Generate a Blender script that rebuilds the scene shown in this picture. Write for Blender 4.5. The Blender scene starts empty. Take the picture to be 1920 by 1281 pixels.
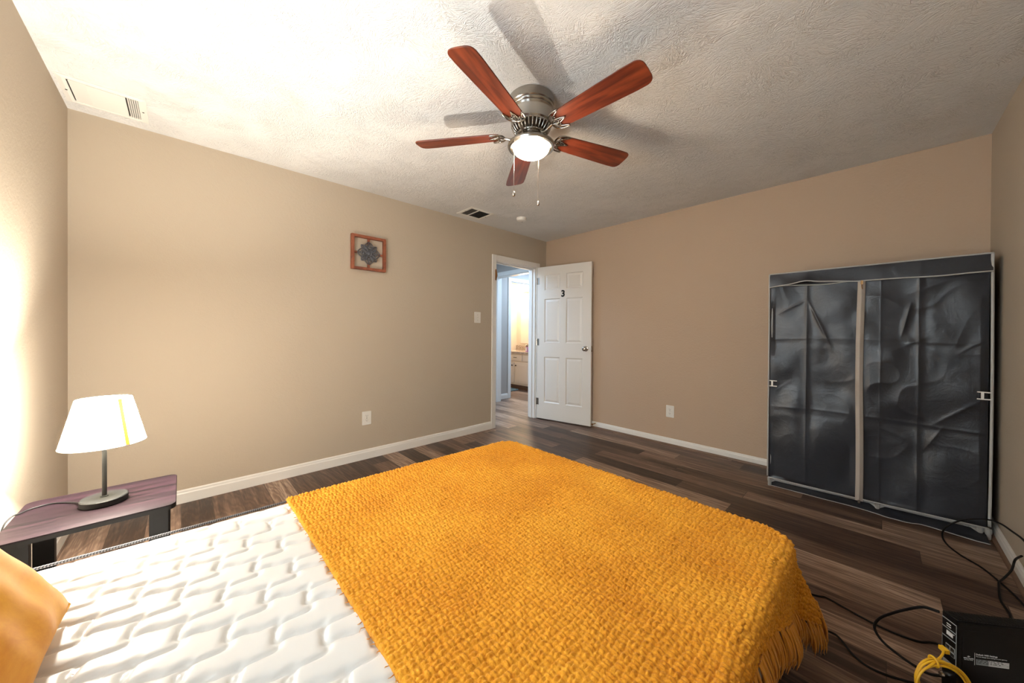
import bpy, math, random
import numpy as np
from mathutils import Vector, Matrix, noise
random.seed(7); rng = np.random.default_rng(7)
SC = bpy.context.scene
COL = SC.collection
PI = math.pi

# ------------------------------------------------------------------ materials
def srgb(r, g, b):
    f = lambda c: (c/255/12.92) if c/255 <= .04045 else ((c/255+.055)/1.055)**2.4
    return (f(r), f(g), f(b), 1)

def mat(name, col, rough=.6, metal=0., spec=.5, sheen=0., coat=0.):
    m = bpy.data.materials.new(name); m.use_nodes = True
    b = m.node_tree.nodes['Principled BSDF']
    b.inputs['Base Color'].default_value = col
    b.inputs['Roughness'].default_value = rough
    b.inputs['Metallic'].default_value = metal
    b.inputs['Specular IOR Level'].default_value = spec
    b.inputs['Sheen Weight'].default_value = sheen
    b.inputs['Coat Weight'].default_value = coat
    return m

class NT:
    def __init__(s, m): s.t = m.node_tree; s.b = s.t.nodes['Principled BSDF']
    def n(s, typ, **kw):
        nd = s.t.nodes.new(typ)
        for k, v in kw.items():
            if k.startswith('_'): setattr(nd, k[1:], v)
            else: nd.inputs[k.replace('_', ' ')].default_value = v
        return nd
    def l(s, a, b): s.t.links.new(a, b)
    def obj(s, scale=(1, 1, 1), rot=(0, 0, 0)):
        tc = s.n('ShaderNodeTexCoord'); mp = s.n('ShaderNodeMapping')
        mp.inputs['Scale'].default_value = scale; mp.inputs['Rotation'].default_value = rot
        s.l(tc.outputs['Object'], mp.inputs['Vector']); return mp.outputs['Vector']
    def math(s, op, a, b=None, c=None):
        nd = s.t.nodes.new('ShaderNodeMath'); nd.operation = op
        for i, v in enumerate((a, b, c)):
            if v is None: continue
            if isinstance(v, (int, float)): nd.inputs[i].default_value = v
            else: s.l(v, nd.inputs[i])
        return nd.outputs[0]
    def ramp(s, fac, stops):
        nd = s.n('ShaderNodeValToRGB'); cr = nd.color_ramp
        while len(cr.elements) < len(stops): cr.elements.new(.5)
        for e, (p, c) in zip(cr.elements, stops): e.position = p; e.color = c
        s.l(fac, nd.inputs[0]); return nd.outputs[0]
    def bump(s, h, strength=.3, dist=.005, normal=None):
        nd = s.n('ShaderNodeBump', Strength=strength, Distance=dist)
        s.l(h, nd.inputs['Height'])
        if normal is not None: s.l(normal, nd.inputs['Normal'])
        s.l(nd.outputs[0], s.b.inputs['Normal']); return nd.outputs[0]
    def noise(s, vec, scale, detail=3, rough=.5, dist=0.):
        nd = s.n('ShaderNodeTexNoise', Scale=scale, Detail=detail, Roughness=rough, Distortion=dist)
        if vec is not None: s.l(vec, nd.inputs['Vector'])
        return nd.outputs['Fac']

def wall_mat(name, col, bump=.35, scale=55):
    m = mat(name, col, .75, spec=.25); t = NT(m); v = t.obj()
    h1 = t.noise(v, scale, 4, .6, .3); h2 = t.noise(v, scale*3.2, 2, .5)
    h = t.math('ADD', h1, t.math('MULTIPLY', h2, .3))
    t.bump(h, bump, .004)
    return m

M = {}
M['wall'] = wall_mat('taupe_wall_paint', (.455, .387, .303, 1), .30)
M['wall_east'] = wall_mat('taupe_speckled_wall_paint', (.48, .36, .262, 1), .45)
M['wall_hall'] = wall_mat('hall_wall_paint', (.42, .39, .36, 1), .2)
M['wall_bath'] = wall_mat('bath_wall_paint', (.75, .68, .58, 1), .15)
# ceiling: slap-brush texture
m = mat('brushed_ceiling_plaster', (.70, .695, .68, 1), .7, spec=.4); t = NT(m); v = t.obj()
def strokes(vscale, seedoff, sx_, sy_):
    wv = t.n('ShaderNodeTexNoise', Scale=2.2, Detail=2); t.l(v, wv.inputs['Vector'])
    vm = t.n('ShaderNodeVectorMath'); vm.operation = 'MULTIPLY_ADD'
    t.l(wv.outputs['Color'], vm.inputs[0]); vm.inputs[1].default_value = (.35, .35, .35); t.l(v, vm.inputs[2])
    vo = t.n('ShaderNodeTexVoronoi', Scale=vscale, Randomness=1.); t.l(vm.outputs[0], vo.inputs['Vector'])
    sc_ = t.n('ShaderNodeSeparateColor'); t.l(vo.outputs['Color'], sc_.inputs[0])
    vr = t.n('ShaderNodeVectorRotate', _rotation_type='Z_AXIS'); t.l(vm.outputs[0], vr.inputs['Vector'])
    t.l(t.math('ADD', t.math('MULTIPLY', sc_.outputs[0], 2.2), seedoff), vr.inputs['Angle'])
    mp = t.n('ShaderNodeMapping'); mp.inputs['Scale'].default_value = (sx_, sy_, 1); t.l(vr.outputs[0], mp.inputs['Vector'])
    nz = t.noise(mp.outputs['Vector'], 1., 3, .55, .25)
    return t.math('MAXIMUM', t.math('SUBTRACT', 1, t.math('MULTIPLY', t.math('ABSOLUTE', t.math('SUBTRACT', nz, .5)), 9)), 0)
rdg = t.math('MAXIMUM', strokes(6., -.3, 14, 60), strokes(9., .8, 18, 75))
msk = t.noise(v, 5.5, 2); msk = t.ramp(msk, [(.30, (.25, .25, .25, 1)), (.68, (1, 1, 1, 1))])
fine = t.noise(v, 90, 3, .6)
hh = t.math('ADD', t.math('MULTIPLY', rdg, msk), t.math('MULTIPLY', fine, .35))
t.bump(hh, .7, .006); M['ceiling'] = m
M['trim'] = mat('white_trim_paint', (.74, .72, .68, 1), .35)
M['trim_brown'] = mat('brown_shoe_moulding', (.16, .095, .06, 1), .45)
M['door'] = mat('white_door_paint', (.70, .67, .62, 1), .32)
M['plastic'] = mat('white_plastic', (.72, .70, .65, 1), .35)
M['dark'] = mat('dark_slot', (.01, .01, .01, 1), .6)
M['black'] = mat('black_rubber', (.006, .006, .0065, 1), .55, spec=.2)
M['blackp'] = mat('black_plastic', (.004, .004, .0048, 1), .38, spec=.3)
M['white_p'] = mat('white_print', (.75, .75, .73, 1), .5)
M['grey_p'] = mat('grey_print', (.32, .34, .34, 1), .5)
m = mat('brushed_nickel', (.40, .375, .34, 1), .24, 1.); M['nickel'] = m
M['chrome'] = mat('satin_chrome', (.6, .58, .55, 1), .2, 1.)
M['brass'] = mat('aged_brass', (.35, .2, .09, 1), .35, 1.)
M['knob'] = mat('dark_bronze_knob', (.05, .035, .025, 1), .4, .8)

# floor planks running along Y
m = mat('wood_plank_floor', (.2, .12, .08, 1), .38, spec=.45); t = NT(m)
tc = t.n('ShaderNodeTexCoord'); sp = t.n('ShaderNodeSeparateXYZ'); t.l(tc.outputs['Object'], sp.inputs[0])
X, Y = sp.outputs[0], sp.outputs[1]
W_, L_ = .152, 1.22
xs = t.math('DIVIDE', X, W_); row = t.math('FLOOR', xs)
wn = t.n('ShaderNodeTexWhiteNoise', _noise_dimensions='1D'); t.l(row, wn.inputs['W'])
ys = t.math('ADD', t.math('DIVIDE', Y, L_), t.math('MULTIPLY', wn.outputs['Value'], 5.37))
pl = t.math('FLOOR', ys)
cb = t.n('ShaderNodeCombineXYZ'); t.l(row, cb.inputs[0]); t.l(pl, cb.inputs[1])
wn2 = t.n('ShaderNodeTexWhiteNoise', _noise_dimensions='2D'); t.l(cb.outputs[0], wn2.inputs['Vector'])
rnd = wn2.outputs['Value']
cg = t.n('ShaderNodeCombineXYZ')
t.l(t.math('MULTIPLY', X, 26.), cg.inputs[0]); t.l(t.math('MULTIPLY', Y, 1.5), cg.inputs[1]); t.l(t.math('MULTIPLY', rnd, 37.), cg.inputs[2])
g1 = t.noise(cg.outputs[0], 1.0, 6, .62, 1.2)
cg2 = t.n('ShaderNodeCombineXYZ')
t.l(t.math('MULTIPLY', X, 150.), cg2.inputs[0]); t.l(t.math('MULTIPLY', Y, 5.), cg2.inputs[1]); t.l(t.math('MULTIPLY', rnd, 91.), cg2.inputs[2])
g2 = t.noise(cg2.outputs[0], 1.0, 4, .6)
cg3 = t.n('ShaderNodeCombineXYZ')
t.l(t.math('MULTIPLY', X, 9.), cg3.inputs[0]); t.l(t.math('MULTIPLY', Y, 1.6), cg3.inputs[1]); t.l(t.math('MULTIPLY', rnd, 17.), cg3.inputs[2])
wvt = t.n('ShaderNodeTexWave', _wave_type='RINGS', _rings_direction='Z', Scale=1.6, Distortion=11., Detail=3., Detail_Scale=1.4)
t.l(cg3.outputs[0], wvt.inputs['Vector'])
f = t.math('ADD', t.math('MULTIPLY', g1, .55), t.math('MULTIPLY', g2, .27))
f = t.math('ADD', f, t.math('MULTIPLY', wvt.outputs['Fac'], .06))
f = t.math('ADD', f, t.math('MULTIPLY', t.math('SUBTRACT', rnd, .5), .26))
c = t.ramp(f, [(.30, (.032, .017, .011, 1)), (.43, (.105, .060, .040, 1)), (.54, (.205, .128, .088, 1)), (.66, (.43, .31, .225, 1))])
sx = t.math('ABSOLUTE', t.math('SUBTRACT', t.math('FRACT', xs), .5)); sy = t.math('ABSOLUTE', t.math('SUBTRACT', t.math('FRACT', ys), .5))
seam = t.math('MAXIMUM', t.math('GREATER_THAN', sx, .4925), t.math('GREATER_THAN', sy, .4988))
mx = t.n('ShaderNodeMix', _data_type='RGBA'); t.l(seam, mx.inputs[0]); t.l(c, mx.inputs[6]); mx.inputs[7].default_value = (.03, .018, .013, 1)
t.l(mx.outputs[2], t.b.inputs['Base Color'])
t.l(t.math('ADD', .33, t.math('MULTIPLY', g2, .2)), t.b.inputs['Roughness'])
t.bump(t.math('SUBTRACT', g2, t.math('MULTIPLY', seam, 2)), .18, .002); M['floor'] = m

def wood(name, c0, c1, scale=(3, 40, 40), rough=.35, coat=0.):
    m = mat(name, c0, rough, coat=coat); t = NT(m); v = t.obj(scale)
    g = t.noise(v, 1., 5, .6, .8)
    c = t.ramp(g, [(.34, c0), (.66, c1)]); t.l(c, t.b.inputs['Base Color']); t.bump(g, .05, .002); return m
M['blade'] = wood('cherry_blade_wood', (.07, .012, .006, 1), (.22, .042, .014, 1), (2.2, 26, 26), .33)
M['frame_wood'] = wood('red_brown_frame_wood', (.15, .036, .016, 1), (.30, .088, .038, 1), (14, 14, 14), .5)
M['rosette'] = mat('grey_blue_rosette_metal', (.10, .105, .125, 1), .42, .5)
M['table_top'] = wood('dark_cherry_laminate', (.004, .003, .004, 1), (.017, .0085, .012, 1), (2.5, 34, 34), .42)
M['table_top'].node_tree.nodes['Principled BSDF'].inputs['Specular IOR Level'].default_value = .12
M['table_leg'] = mat('black_brown_board', (.007, .0065, .007, 1), .5, spec=.3)
M['lamp_base'] = mat('dark_grey_cast_base', (.012, .013, .014, 1), .55, spec=.3)

# mattress ticking
m = mat('cream_satin_ticking', (.60, .59, .565, 1), .38, spec=.45, sheen=.15); t = NT(m)
t.bump(t.noise(t.obj(), 22, 3, .5, .5), .10, .006); M['mattress'] = m
m = mat('grey_twisted_cord', (.12, .12, .13, 1), .8); t = NT(m)
w = t.n('ShaderNodeTexWave', Scale=60., Distortion=.0); t.l(t.obj((1, 1, 1), (0, 0, .7)), w.inputs['Vector'])
t.l(t.ramp(w.outputs['Fac'], [(.3, (.03, .03, .035, 1)), (.7, (.15, .15, .16, 1))]), t.b.inputs['Base Color']); M['cord_trim'] = m
# mustard yarn
m = mat('mustard_chenille_yarn', (.72, .29, .012, 1), .92, spec=.12, sheen=.35); t = NT(m)
t.b.inputs['Sheen Tint'].default_value = (1, .65, .25, 1)
v = t.obj(); n1 = t.noise(v, 3., 2); n2 = t.noise(v, 160, 3, .7)
f = t.math('ADD', t.math('MULTIPLY', n1, .35), t.math('MULTIPLY', n2, .65))
t.l(t.ramp(f, [(.36, (.52, .18, .012, 1)), (.5, (.67, .28, .02, 1)), (.64, (.78, .385, .038, 1))]), t.b.inputs['Base Color'])
t.bump(t.noise(v, 420, 3, .7), .6, .002); M['yarn'] = m
m = mat('mustard_fringe_yarn', (.60, .25, .02, 1), .9, sheen=.2); M['fringe'] = m
m = mat('mustard_velvet', (.80, .38, .02, 1), .75, sheen=.15); t = NT(m)
t.l(t.ramp(t.noise(t.obj((1, 1, 1)), 7, 6, .7, .4), [(.33, (.66, .26, .010, 1)), (.66, (.86, .43, .03, 1))]), t.b.inputs['Base Color']); M['velvet'] = m
# wardrobe cloth
m = mat('slate_nylon_cover', (.0155, .019, .027, 1), .32, spec=.6); t = NT(m); v = t.obj()
s1 = t.noise(v, 11, 5, .55, 1.5); s2 = t.noise(t.obj((1, 1, .35)), 30, 3, .6, .8)
t.bump(t.math('ADD', t.math('MULTIPLY', s1, 1.), t.math('MULTIPLY', s2, .25)), .12, .02)
t.l(t.math('ADD', .30, t.math('MULTIPLY', t.noise(v, 6, 3), .22)), t.b.inputs['Roughness']); M['nylon'] = m
M['piping'] = mat('light_grey_binding', (.40, .40, .39, 1), .6)
M['zip'] = mat('beige_grey_zipper_tape', (.42, .37, .32, 1), .6)
M['tube'] = mat('grey_plastic_tube', (.34, .34, .33, 1), .4)
# lamp shade (thin translucent cloth), lit
m = bpy.data.materials.new('lit_cream_shade'); m.use_nodes = True; nt = m.node_tree; nt.nodes.clear()
o = nt.nodes.new('ShaderNodeOutputMaterial'); d = nt.nodes.new('ShaderNodeBsdfDiffuse'); tr = nt.nodes.new('ShaderNodeBsdfTranslucent')
d.inputs[0].default_value = (.85, .78, .62, 1); tr.inputs[0].default_value = (.98, .92, .78, 1)
mxs = nt.nodes.new('ShaderNodeMixShader'); mxs.inputs[0].default_value = .72
nt.links.new(d.outputs[0], mxs.inputs[1]); nt.links.new(tr.outputs[0], mxs.inputs[2])
tp_n = nt.nodes.new('ShaderNodeBsdfTransparent'); mx2 = nt.nodes.new('ShaderNodeMixShader'); mx2.inputs[0].default_value = .24
nt.links.new(mxs.outputs[0], mx2.inputs[1]); nt.links.new(tp_n.outputs[0], mx2.inputs[2]); nt.links.new(mx2.outputs[0], o.inputs[0]); M['shade'] = m
m = bpy.data.materials.new('yellowed_shade_seam'); m.use_nodes = True; nt = m.node_tree; nt.nodes.clear()
o = nt.nodes.new('ShaderNodeOutputMaterial'); d = nt.nodes.new('ShaderNodeBsdfDiffuse'); tr = nt.nodes.new('ShaderNodeBsdfTranslucent')
d.inputs[0].default_value = (.60, .36, .10, 1); tr.inputs[0].default_value = (.42, .22, .03, 1)
mxs = nt.nodes.new('ShaderNodeMixShader'); mxs.inputs[0].default_value = .09
nt.links.new(d.outputs[0], mxs.inputs[1]); nt.links.new(tr.outputs[0], mxs.inputs[2]); nt.links.new(mxs.outputs[0], o.inputs[0]); M['seam'] = m
def emis(name, col, s):
    m = bpy.data.materials.new(name); m.use_nodes = True; b = m.node_tree.nodes['Principled BSDF']
    b.inputs['Base Color'].default_value = (.8, .8, .8, 1); b.inputs['Emission Color'].default_value = col; b.inputs['Emission Strength'].default_value = s; return m
M['bulb'] = emis('lit_bulb', (1, .85, .6, 1), 30)
M['bowl'] = emis('lit_frosted_glass_bowl', (1, .80, .55, 1), 13)
M['sconce'] = emis('lit_sconce_glass', (1, .80, .55, 1), 12)
M['mirror'] = mat('mirror_glass', (.95, .93, .9, 1), .02, 1.)
M['cabinet'] = mat('cream_cabinet_paint', (.72, .64, .54, 1), .4)
m = mat('speckled_granite', (.4, .33, .27, 1), .2); t = NT(m)
t.l(t.ramp(t.noise(t.obj(), 60, 4, .8), [(.35, (.10, .06, .04, 1)), (.5, (.42, .33, .26, 1)), (.62, (.75, .68, .6, 1))]), t.b.inputs['Base Color']); M['granite'] = m
M['teal'] = mat('teal_rug_pile', (.10, .16, .17, 1), .95)
M['cat6'] = mat('yellow_cable_jacket', (.83, .47, .02, 1), .38)
m = mat('clear_pane', (1, 1, 1, 1), .02); m.node_tree.nodes['Principled BSDF'].inputs['Transmission Weight'].default_value = 1.
m.node_tree.nodes['Principled BSDF'].inputs['IOR'].default_value = 1.05; M['glass'] = m
M['screen'] = mat('pink_blue_label', (.45, .25, .5, 1), .3)

# ------------------------------------------------------------------ mesh helpers
class MB:
    def __init__(s): s.v = []; s.f = []
    def add(s, vs, fs):
        o = len(s.v); s.v += [tuple(v) for v in vs]; s.f += [tuple(i+o for i in f) for f in fs]; return s
    def box(s, x0, y0, z0, x1, y1, z1):
        x0, x1 = sorted((x0, x1)); y0, y1 = sorted((y0, y1)); z0, z1 = sorted((z0, z1))
        vs = [(x, y, z) for z in (z0, z1) for y in (y0, y1) for x in (x0, x1)]
        return s.add(vs, [(0, 2, 3, 1), (4, 5, 7, 6), (0, 1, 5, 4), (2, 6, 7, 3), (0, 4, 6, 2), (1, 3, 7, 5)])
    def tube(s, pts, r, n=8, closed=False, cap=True):
        P = [Vector(p) for p in pts]; N = len(P); rings = []
        rr = r if isinstance(r, (list, tuple)) else [r]*N
        up = None
        for i in range(N):
            a = P[i-1] if (i > 0 or closed) else P[i]; b = P[(i+1) % N] if (i < N-1 or closed) else P[i]
            d = (b-a).normalized()
            if up is None:
                up = Vector((0, 0, 1)) if abs(d.z) < .9 else Vector((1, 0, 0))
            e1 = d.cross(up)
            if e1.length < 1e-6: e1 = d.cross(Vector((1, .3, 0)))
            e1.normalize(); e2 = e1.cross(d).normalized(); up = e2
            rings.append([P[i]+(e1*math.cos(2*PI*k/n)+e2*math.sin(2*PI*k/n))*rr[i] for k in range(n)])
        vs = [v for g in rings for v in g]; fs = []
        for i in range(N if closed else N-1):
            j = (i+1) % N
            for k in range(n): fs.append((i*n+k, i*n+(k+1) % n, j*n+(k+1) % n, j*n+k))
        if cap and not closed:
            fs.append(tuple(range(n))[::-1]); fs.append(tuple((N-1)*n+k for k in range(n)))
        return s.add(vs, fs)
    def lathe(s, prof, n=32, c=(0, 0, 0), sx=1, sy=1, axis='z'):
        vs = []; fs = []
        for r, z in prof:
            for k in range(n):
                a = 2*PI*k/n; p = (r*math.cos(a)*sx, r*math.sin(a)*sy, z)
                if axis == 'y': p = (p[0], p[2], p[1])
                if axis == 'x': p = (p[2], p[0], p[1])
                vs.append((c[0]+p[0], c[1]+p[1], c[2]+p[2]))
        for i in range(len(prof)-1):
            for k in range(n): fs.append((i*n+k, i*n+(k+1) % n, (i+1)*n+(k+1) % n, (i+1)*n+k))
        if prof[0][0] > 1e-6: fs.append(tuple(range(n))[::-1])
        if prof[-1][0] > 1e-6: fs.append(tuple((len(prof)-1)*n+k for k in range(n)))
        return s.add(vs, fs)
    def prism(s, poly, z0, z1, bev=0.):
        n = len(poly); vs = []
        if bev:
            cx = sum(p[0] for p in poly)/n; cy = sum(p[1] for p in poly)/n
            def ins(p, d):
                dx, dy = p[0]-cx, p[1]-cy; L = math.hypot(dx, dy); return (p[0]-dx/L*d, p[1]-dy/L*d)
            lay = [([ins(p, bev) for p in poly], z0), (poly, z0+bev), (poly, z1-bev), ([ins(p, bev) for p in poly], z1)]
        else: lay = [(poly, z0), (poly, z1)]
        for pl_, z in lay: vs += [(x, y, z) for x, y in pl_]
        fs = [tuple(range(n))[::-1], tuple((len(lay)-1)*n+k for k in range(n))]
        for i in range(len(lay)-1):
            for k in range(n): fs.append((i*n+k, i*n+(k+1) % n, (i+1)*n+(k+1) % n, (i+1)*n+k))
        return s.add(vs, fs)
    def xf(s, mtx):
        s.v = [tuple(mtx @ Vector(v)) for v in s.v]; return s
    def build(s, name, m, parent=None, smooth=False, bevel=0., auto=None):
        me = bpy.data.meshes.new(name); me.from_pydata(s.v, [], s.f); me.validate(); me.update()
        me.materials.append(m); o = bpy.data.objects.new(name, me); COL.objects.link(o)
        if parent is not None: o.parent = parent
        if smooth:
            for p in me.polygons: p.use_smooth = True
            if auto:
                me.shade_smooth() if hasattr(me, 'shade_smooth') else None
                me.set_sharp_from_angle(angle=math.radians(auto))
        if bevel:
            b = o.modifiers.new('bevel', 'BEVEL'); b.width = bevel; b.segments = 2; b.limit_method = 'ANGLE'; b.angle_limit = .6
        return o

def grid_obj(name, V, m, parent=None, smooth=True):
    """V: (nu, nv, 3) array"""
    nu, nv = V.shape[:2]; me = bpy.data.meshes.new(name)
    idx = np.arange(nu*nv).reshape(nu, nv)
    F = np.stack([idx[:-1, :-1], idx[1:, :-1], idx[1:, 1:], idx[:-1, 1:]], -1).reshape(-1, 4)
    me.vertices.add(nu*nv); me.vertices.foreach_set('co', V.astype(np.float32).ravel())
    me.loops.add(F.size); me.loops.foreach_set('vertex_index', F.astype(np.int32).ravel())
    me.polygons.add(len(F)); me.polygons.foreach_set('loop_start', np.arange(0, F.size, 4, dtype=np.int32))
    me.polygons.foreach_set('use_smooth', np.full(len(F), smooth))
    me.update(); me.validate(); me.materials.append(m)
    o = bpy.data.objects.new(name, me); COL.objects.link(o)
    if parent is not None: o.parent = parent
    return o

def tag(o, label, cat, group=None, kind=None):
    o['label'] = label; o['category'] = cat
    if group: o['group'] = group
    if kind: o['kind'] = kind
    return o
def thing(name, loc, label, cat, rz=0., group=None):
    o = bpy.data.objects.new(name, None); o.empty_display_size = .05; COL.objects.link(o)
    o.location = loc; o.rotation_euler = (0, 0, rz); return tag(o, label, cat, group)
def struct(o, label=None):
    o['kind'] = 'structure'
    if label: o['label'] = label
    return o
def smooth_path(pts, k=8):
    P = [Vector(p) for p in pts]; out = []
    for i in range(len(P)-1):
        a, b, c, d = P[max(i-1, 0)], P[i], P[i+1], P[min(i+2, len(P)-1)]
        for j in range(k):
            t = j/k
            out.append(.5*((2*b)+(-a+c)*t+(2*a-5*b+4*c-d)*t*t+(-a+3*b-3*c+d)*t**3))
    out.append(P[-1]); return out
def text_mesh(name, body, size, m, parent, mtx, ext=.0006, offset=0., align='CENTER'):
    c = bpy.data.curves.new(name, 'FONT'); c.body = body; c.size = size; c.extrude = ext; c.offset = offset
    c.align_x = align; c.align_y = 'CENTER'; c.resolution_u = 4
    o = bpy.data.objects.new(name, c); COL.objects.link(o)
    dg = bpy.context.evaluated_depsgraph_get(); me = bpy.data.meshes.new_from_object(o.evaluated_get(dg))
    bpy.data.objects.remove(o); me.name = name; me.transform(mtx); me.materials.clear(); me.materials.append(m)
    r = bpy.data.objects.new(name, me); COL.objects.link(r); r.parent = parent; return r
def rrect(x0, y0, x1, y1, r, n=6):
    out = []
    for cx, cy, a0 in ((x1-r, y1-r, 0), (x0+r, y1-r, 90), (x0+r, y0+r, 180), (x1-r, y0+r, 270)):
        for k in range(n+1):
            a = math.radians(a0+90*k/n); out.append((cx+r*math.cos(a), cy+r*math.sin(a)))
    return out

# ------------------------------------------------------------------ room
XL, XB, YA, YR, H = -.478, 3.712, 3.230, -.474, 2.44
T = .12
DX0, DX1, DH = 2.775, 3.505, 2.05       # bedroom doorway in the north wall
HY = 4.55                               # far wall of the hall
BX0, BX1 = 4.27, 4.98                   # bathroom doorway in the hall wall
BXE = 5.57; BYN = 5.72                  # bathroom east / north walls
struct(MB().box(-.9, -.9, -.1, 6.0, 6.1, 0).build('floor', M['floor']), 'dark brown wood plank floor')
struct(MB().box(XL-T, YR-T, H, XB+T, YA+T, H+.1).build('ceiling', M['ceiling']), 'white brush textured ceiling')
struct(MB().box(XL-T, YA, 0, DX0, YA+T, H).box(DX1, YA, 0, XB+T, YA+T, H).box(DX0, YA, DH, DX1, YA+T, H).build('wall_north', M['wall']), 'taupe wall with the doorway')
struct(MB().box(XB, YR-T, 0, XB+T, YA, H).build('wall_east', M['wall_east']), 'taupe wall behind the open door and wardrobe')
struct(MB().box(XL-T, YR-T, 0, XB, YR, H).build('wall_south', M['wall']), 'taupe wall at the right edge')
# west wall; unseen window added above the bed head to supply daylight
WY0, WY1, WZ0, WZ1 = .15, 1.50, 1.0, 2.05
struct(MB().box(XL-T, YR, 0, XL, WY0, H).box(XL-T, WY1, 0, XL, YA, H).box(XL-T, WY0, 0, XL, WY1, WZ0).box(XL-T, WY0, WZ1, XL, WY1, H)
       .build('wall_west', M['wall']), 'pale wall at the left edge')
wm = MB()
for a in (WY0, WY1-.04): wm.box(XL-.09, a, WZ0, XL-.03, a+.04, WZ1)
for z in (WZ0, (WZ0+WZ1)/2-.02, WZ1-.04): wm.box(XL-.09, WY0+.04, z, XL-.03, WY1-.04, z+.04)
w1 = struct(wm.build('added_window_1', M['trim']), 'unseen white sash window added above the bed head for daylight')
struct(MB().box(XL-.062, WY0+.04, WZ0+.04, XL-.058, WY1-.04, WZ1-.04).build('added_window_glass', M['glass'], w1))
struct(MB().box(XL-.02, WY0-.04, WZ0-.03, XL+.04, WY1+.04, WZ0).build('added_window_sill', M['trim'], w1))

def baseboard(name, poly_len, loc, rz, lab, h=.088, shoe=False):
    """profile in local y(out)-z extruded along local x"""
    prof = [(0, 0), (.014, 0), (.014, h*.72), (.011, h*.80), (.010, h*.93), (.005, h), (0, h)]
    n = len(prof); vs = [(x, y, z) for x in (0, poly_len) for y, z in prof]
    fs = [tuple(range(n)), tuple(range(n, 2*n))[::-1]]+[(k, k+n, (k+1) % n+n, (k+1) % n) for k in range(n)]
    o = MB().add(vs, fs).build(name, M['trim']); o.location = loc; o.rotation_euler = (0, 0, rz); struct(o, lab)
    if shoe:
        pr = [(.014, 0)]+[(.014+.013*math.cos(a), .017*math.sin(a)) for a in np.linspace(0, PI/2, 5)]
        n = len(pr); vs = [(x, y, z) for x in (0, poly_len) for y, z in pr]
        fs = [tuple(range(n)), tuple(range(n, 2*n))[::-1]]+[(k, k+n, (k+1) % n+n, (k+1) % n) for k in range(n)]
        struct(MB().add(vs, fs).build('shoe_moulding', M['trim_brown'], o))
    return o
baseboard('baseboard_north', DX0-.062-XL, (DX0-.062, YA, 0), PI, 'white baseboard left of the doorway')
baseboard('baseboard_east', YA-YR, (XB, YR, 0), PI/2, 'white baseboard below the east wall', .072, True)
baseboard('baseboard_south', XB-XL, (XL, YR, 0), 0, 'white baseboard at the lower right', .072, True)
baseboard('baseboard_west', YA-YR, (XL, YA, 0), -PI/2, 'white baseboard behind the side table')

def casing(name, mk, lab):
    return struct(mk.build(name, M['trim'], bevel=.004), lab)
# bedroom door trim: casing both sides + jamb
c = MB(); cw = .06
for ya, yb in ((YA-.016, YA), (YA+T, YA+T+.016)):
    c.box(DX0-cw, ya, 0, DX0+.004, yb, DH+cw); c.box(DX1-.004, ya, 0, DX1+cw, yb, DH+cw); c.box(DX0+.004, ya, DH-.004, DX1-.004, yb, DH+cw)
c.box(DX0-.001, YA, 0, DX0+.018, YA+T, DH); c.box(DX1-.018, YA, 0, DX1+.001, YA+T, DH); c.box(DX0, YA, DH-.018, DX1, YA+T, DH+.001)
c.box(DX0+.018, YA+.045, 0, DX0+.030, YA+.08, DH-.018); c.box(DX1-.030, YA+.045, 0, DX1-.018, YA+.08, DH-.018); c.box(DX0+.018, YA+.045, DH-.03, DX1-.018, YA+.08, DH-.018)
trim1 = casing('trim_1', c, 'white bedroom door frame')
struct(MB().box(DX0+.018, YA+.01, .97, DX0+.020, YA+.04, 1.03).build('strike_plate', M['brass'], trim1), 'brass strike plate')
# swing latch on the left casing
lt = MB().box(DX0-.018, YA-.022, 1.80, DX0+.002, YA-.0155, 1.93).tube([(DX0-.008, YA-.03, 1.82), (DX0-.010, YA-.043, 1.85), (DX0-.008, YA-.036, 1.89), (DX0-.012, YA-.024, 1.92)], .005, 8)
tag(lt.build('door_latch', M['brass'], smooth=True, auto=40), 'small brass swing latch on the left side of the white door frame', 'latch')

# hall beyond the doorway
OX = 3.83                                # cased opening plane
struct(MB().box(1.6, HY, 0, OX, HY+T, H).box(OX, HY, 0, BX0, HY+T, H).box(BX1, HY, 0, 6.0, HY+T, H).box(BX0, HY, DH+.03, BX1, HY+T, H).build('wall_hall', M['wall_hall']), 'grey hall wall around the bathroom door')
struct(MB().box(1.5, YA+T, 0, 1.6, HY, H).build('wall_hall_end', M['wall_hall']), 'hall end wall')
struct(MB().box(OX-.0, YA+T, 0, OX+.09, 3.52, H).box(OX, 4.42, 0, OX+.09, HY, H).box(OX, 3.52, 2.10, OX+.09, 4.42, H).build('wall_hall_divider', M['wall_hall']), 'grey wall over the inner hall opening')
struct(MB().box(5.3, YA+.12, 0, 5.4, HY, H).build('wall_hall_east', M['wall_hall']), 'hall side wall')
struct(MB().box(XB+T, YA, 0, 6.0, YA+T, H).build('wall_hall_south', M['wall_hall']), 'hall near wall')
struct(MB().box(1.5, YA+T, H, 6.0, 6.0, H+.1).build('ceiling_hall', M['ceiling']), 'hall ceiling')
c = MB()
for xa, xb in ((OX-.016, OX), (OX+.09, OX+.106)):
    c.box(xa, 4.415, 0, xb, 4.50, 2.16).box(xa, 3.46, 0, xb, 3.525, 2.16).box(xa, 3.525, 2.095, xb, 4.415, 2.16)
c.box(OX, 4.40, 0, OX+.09, 4.42, 2.10).box(OX, 3.52, 0, OX+.09, 3.54, 2.10).box(OX, 3.54, 2.08, OX+.09, 4.40, 2.10)
casing('trim_2', c, 'white trim of the inner hall opening')
c = MB()
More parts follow.
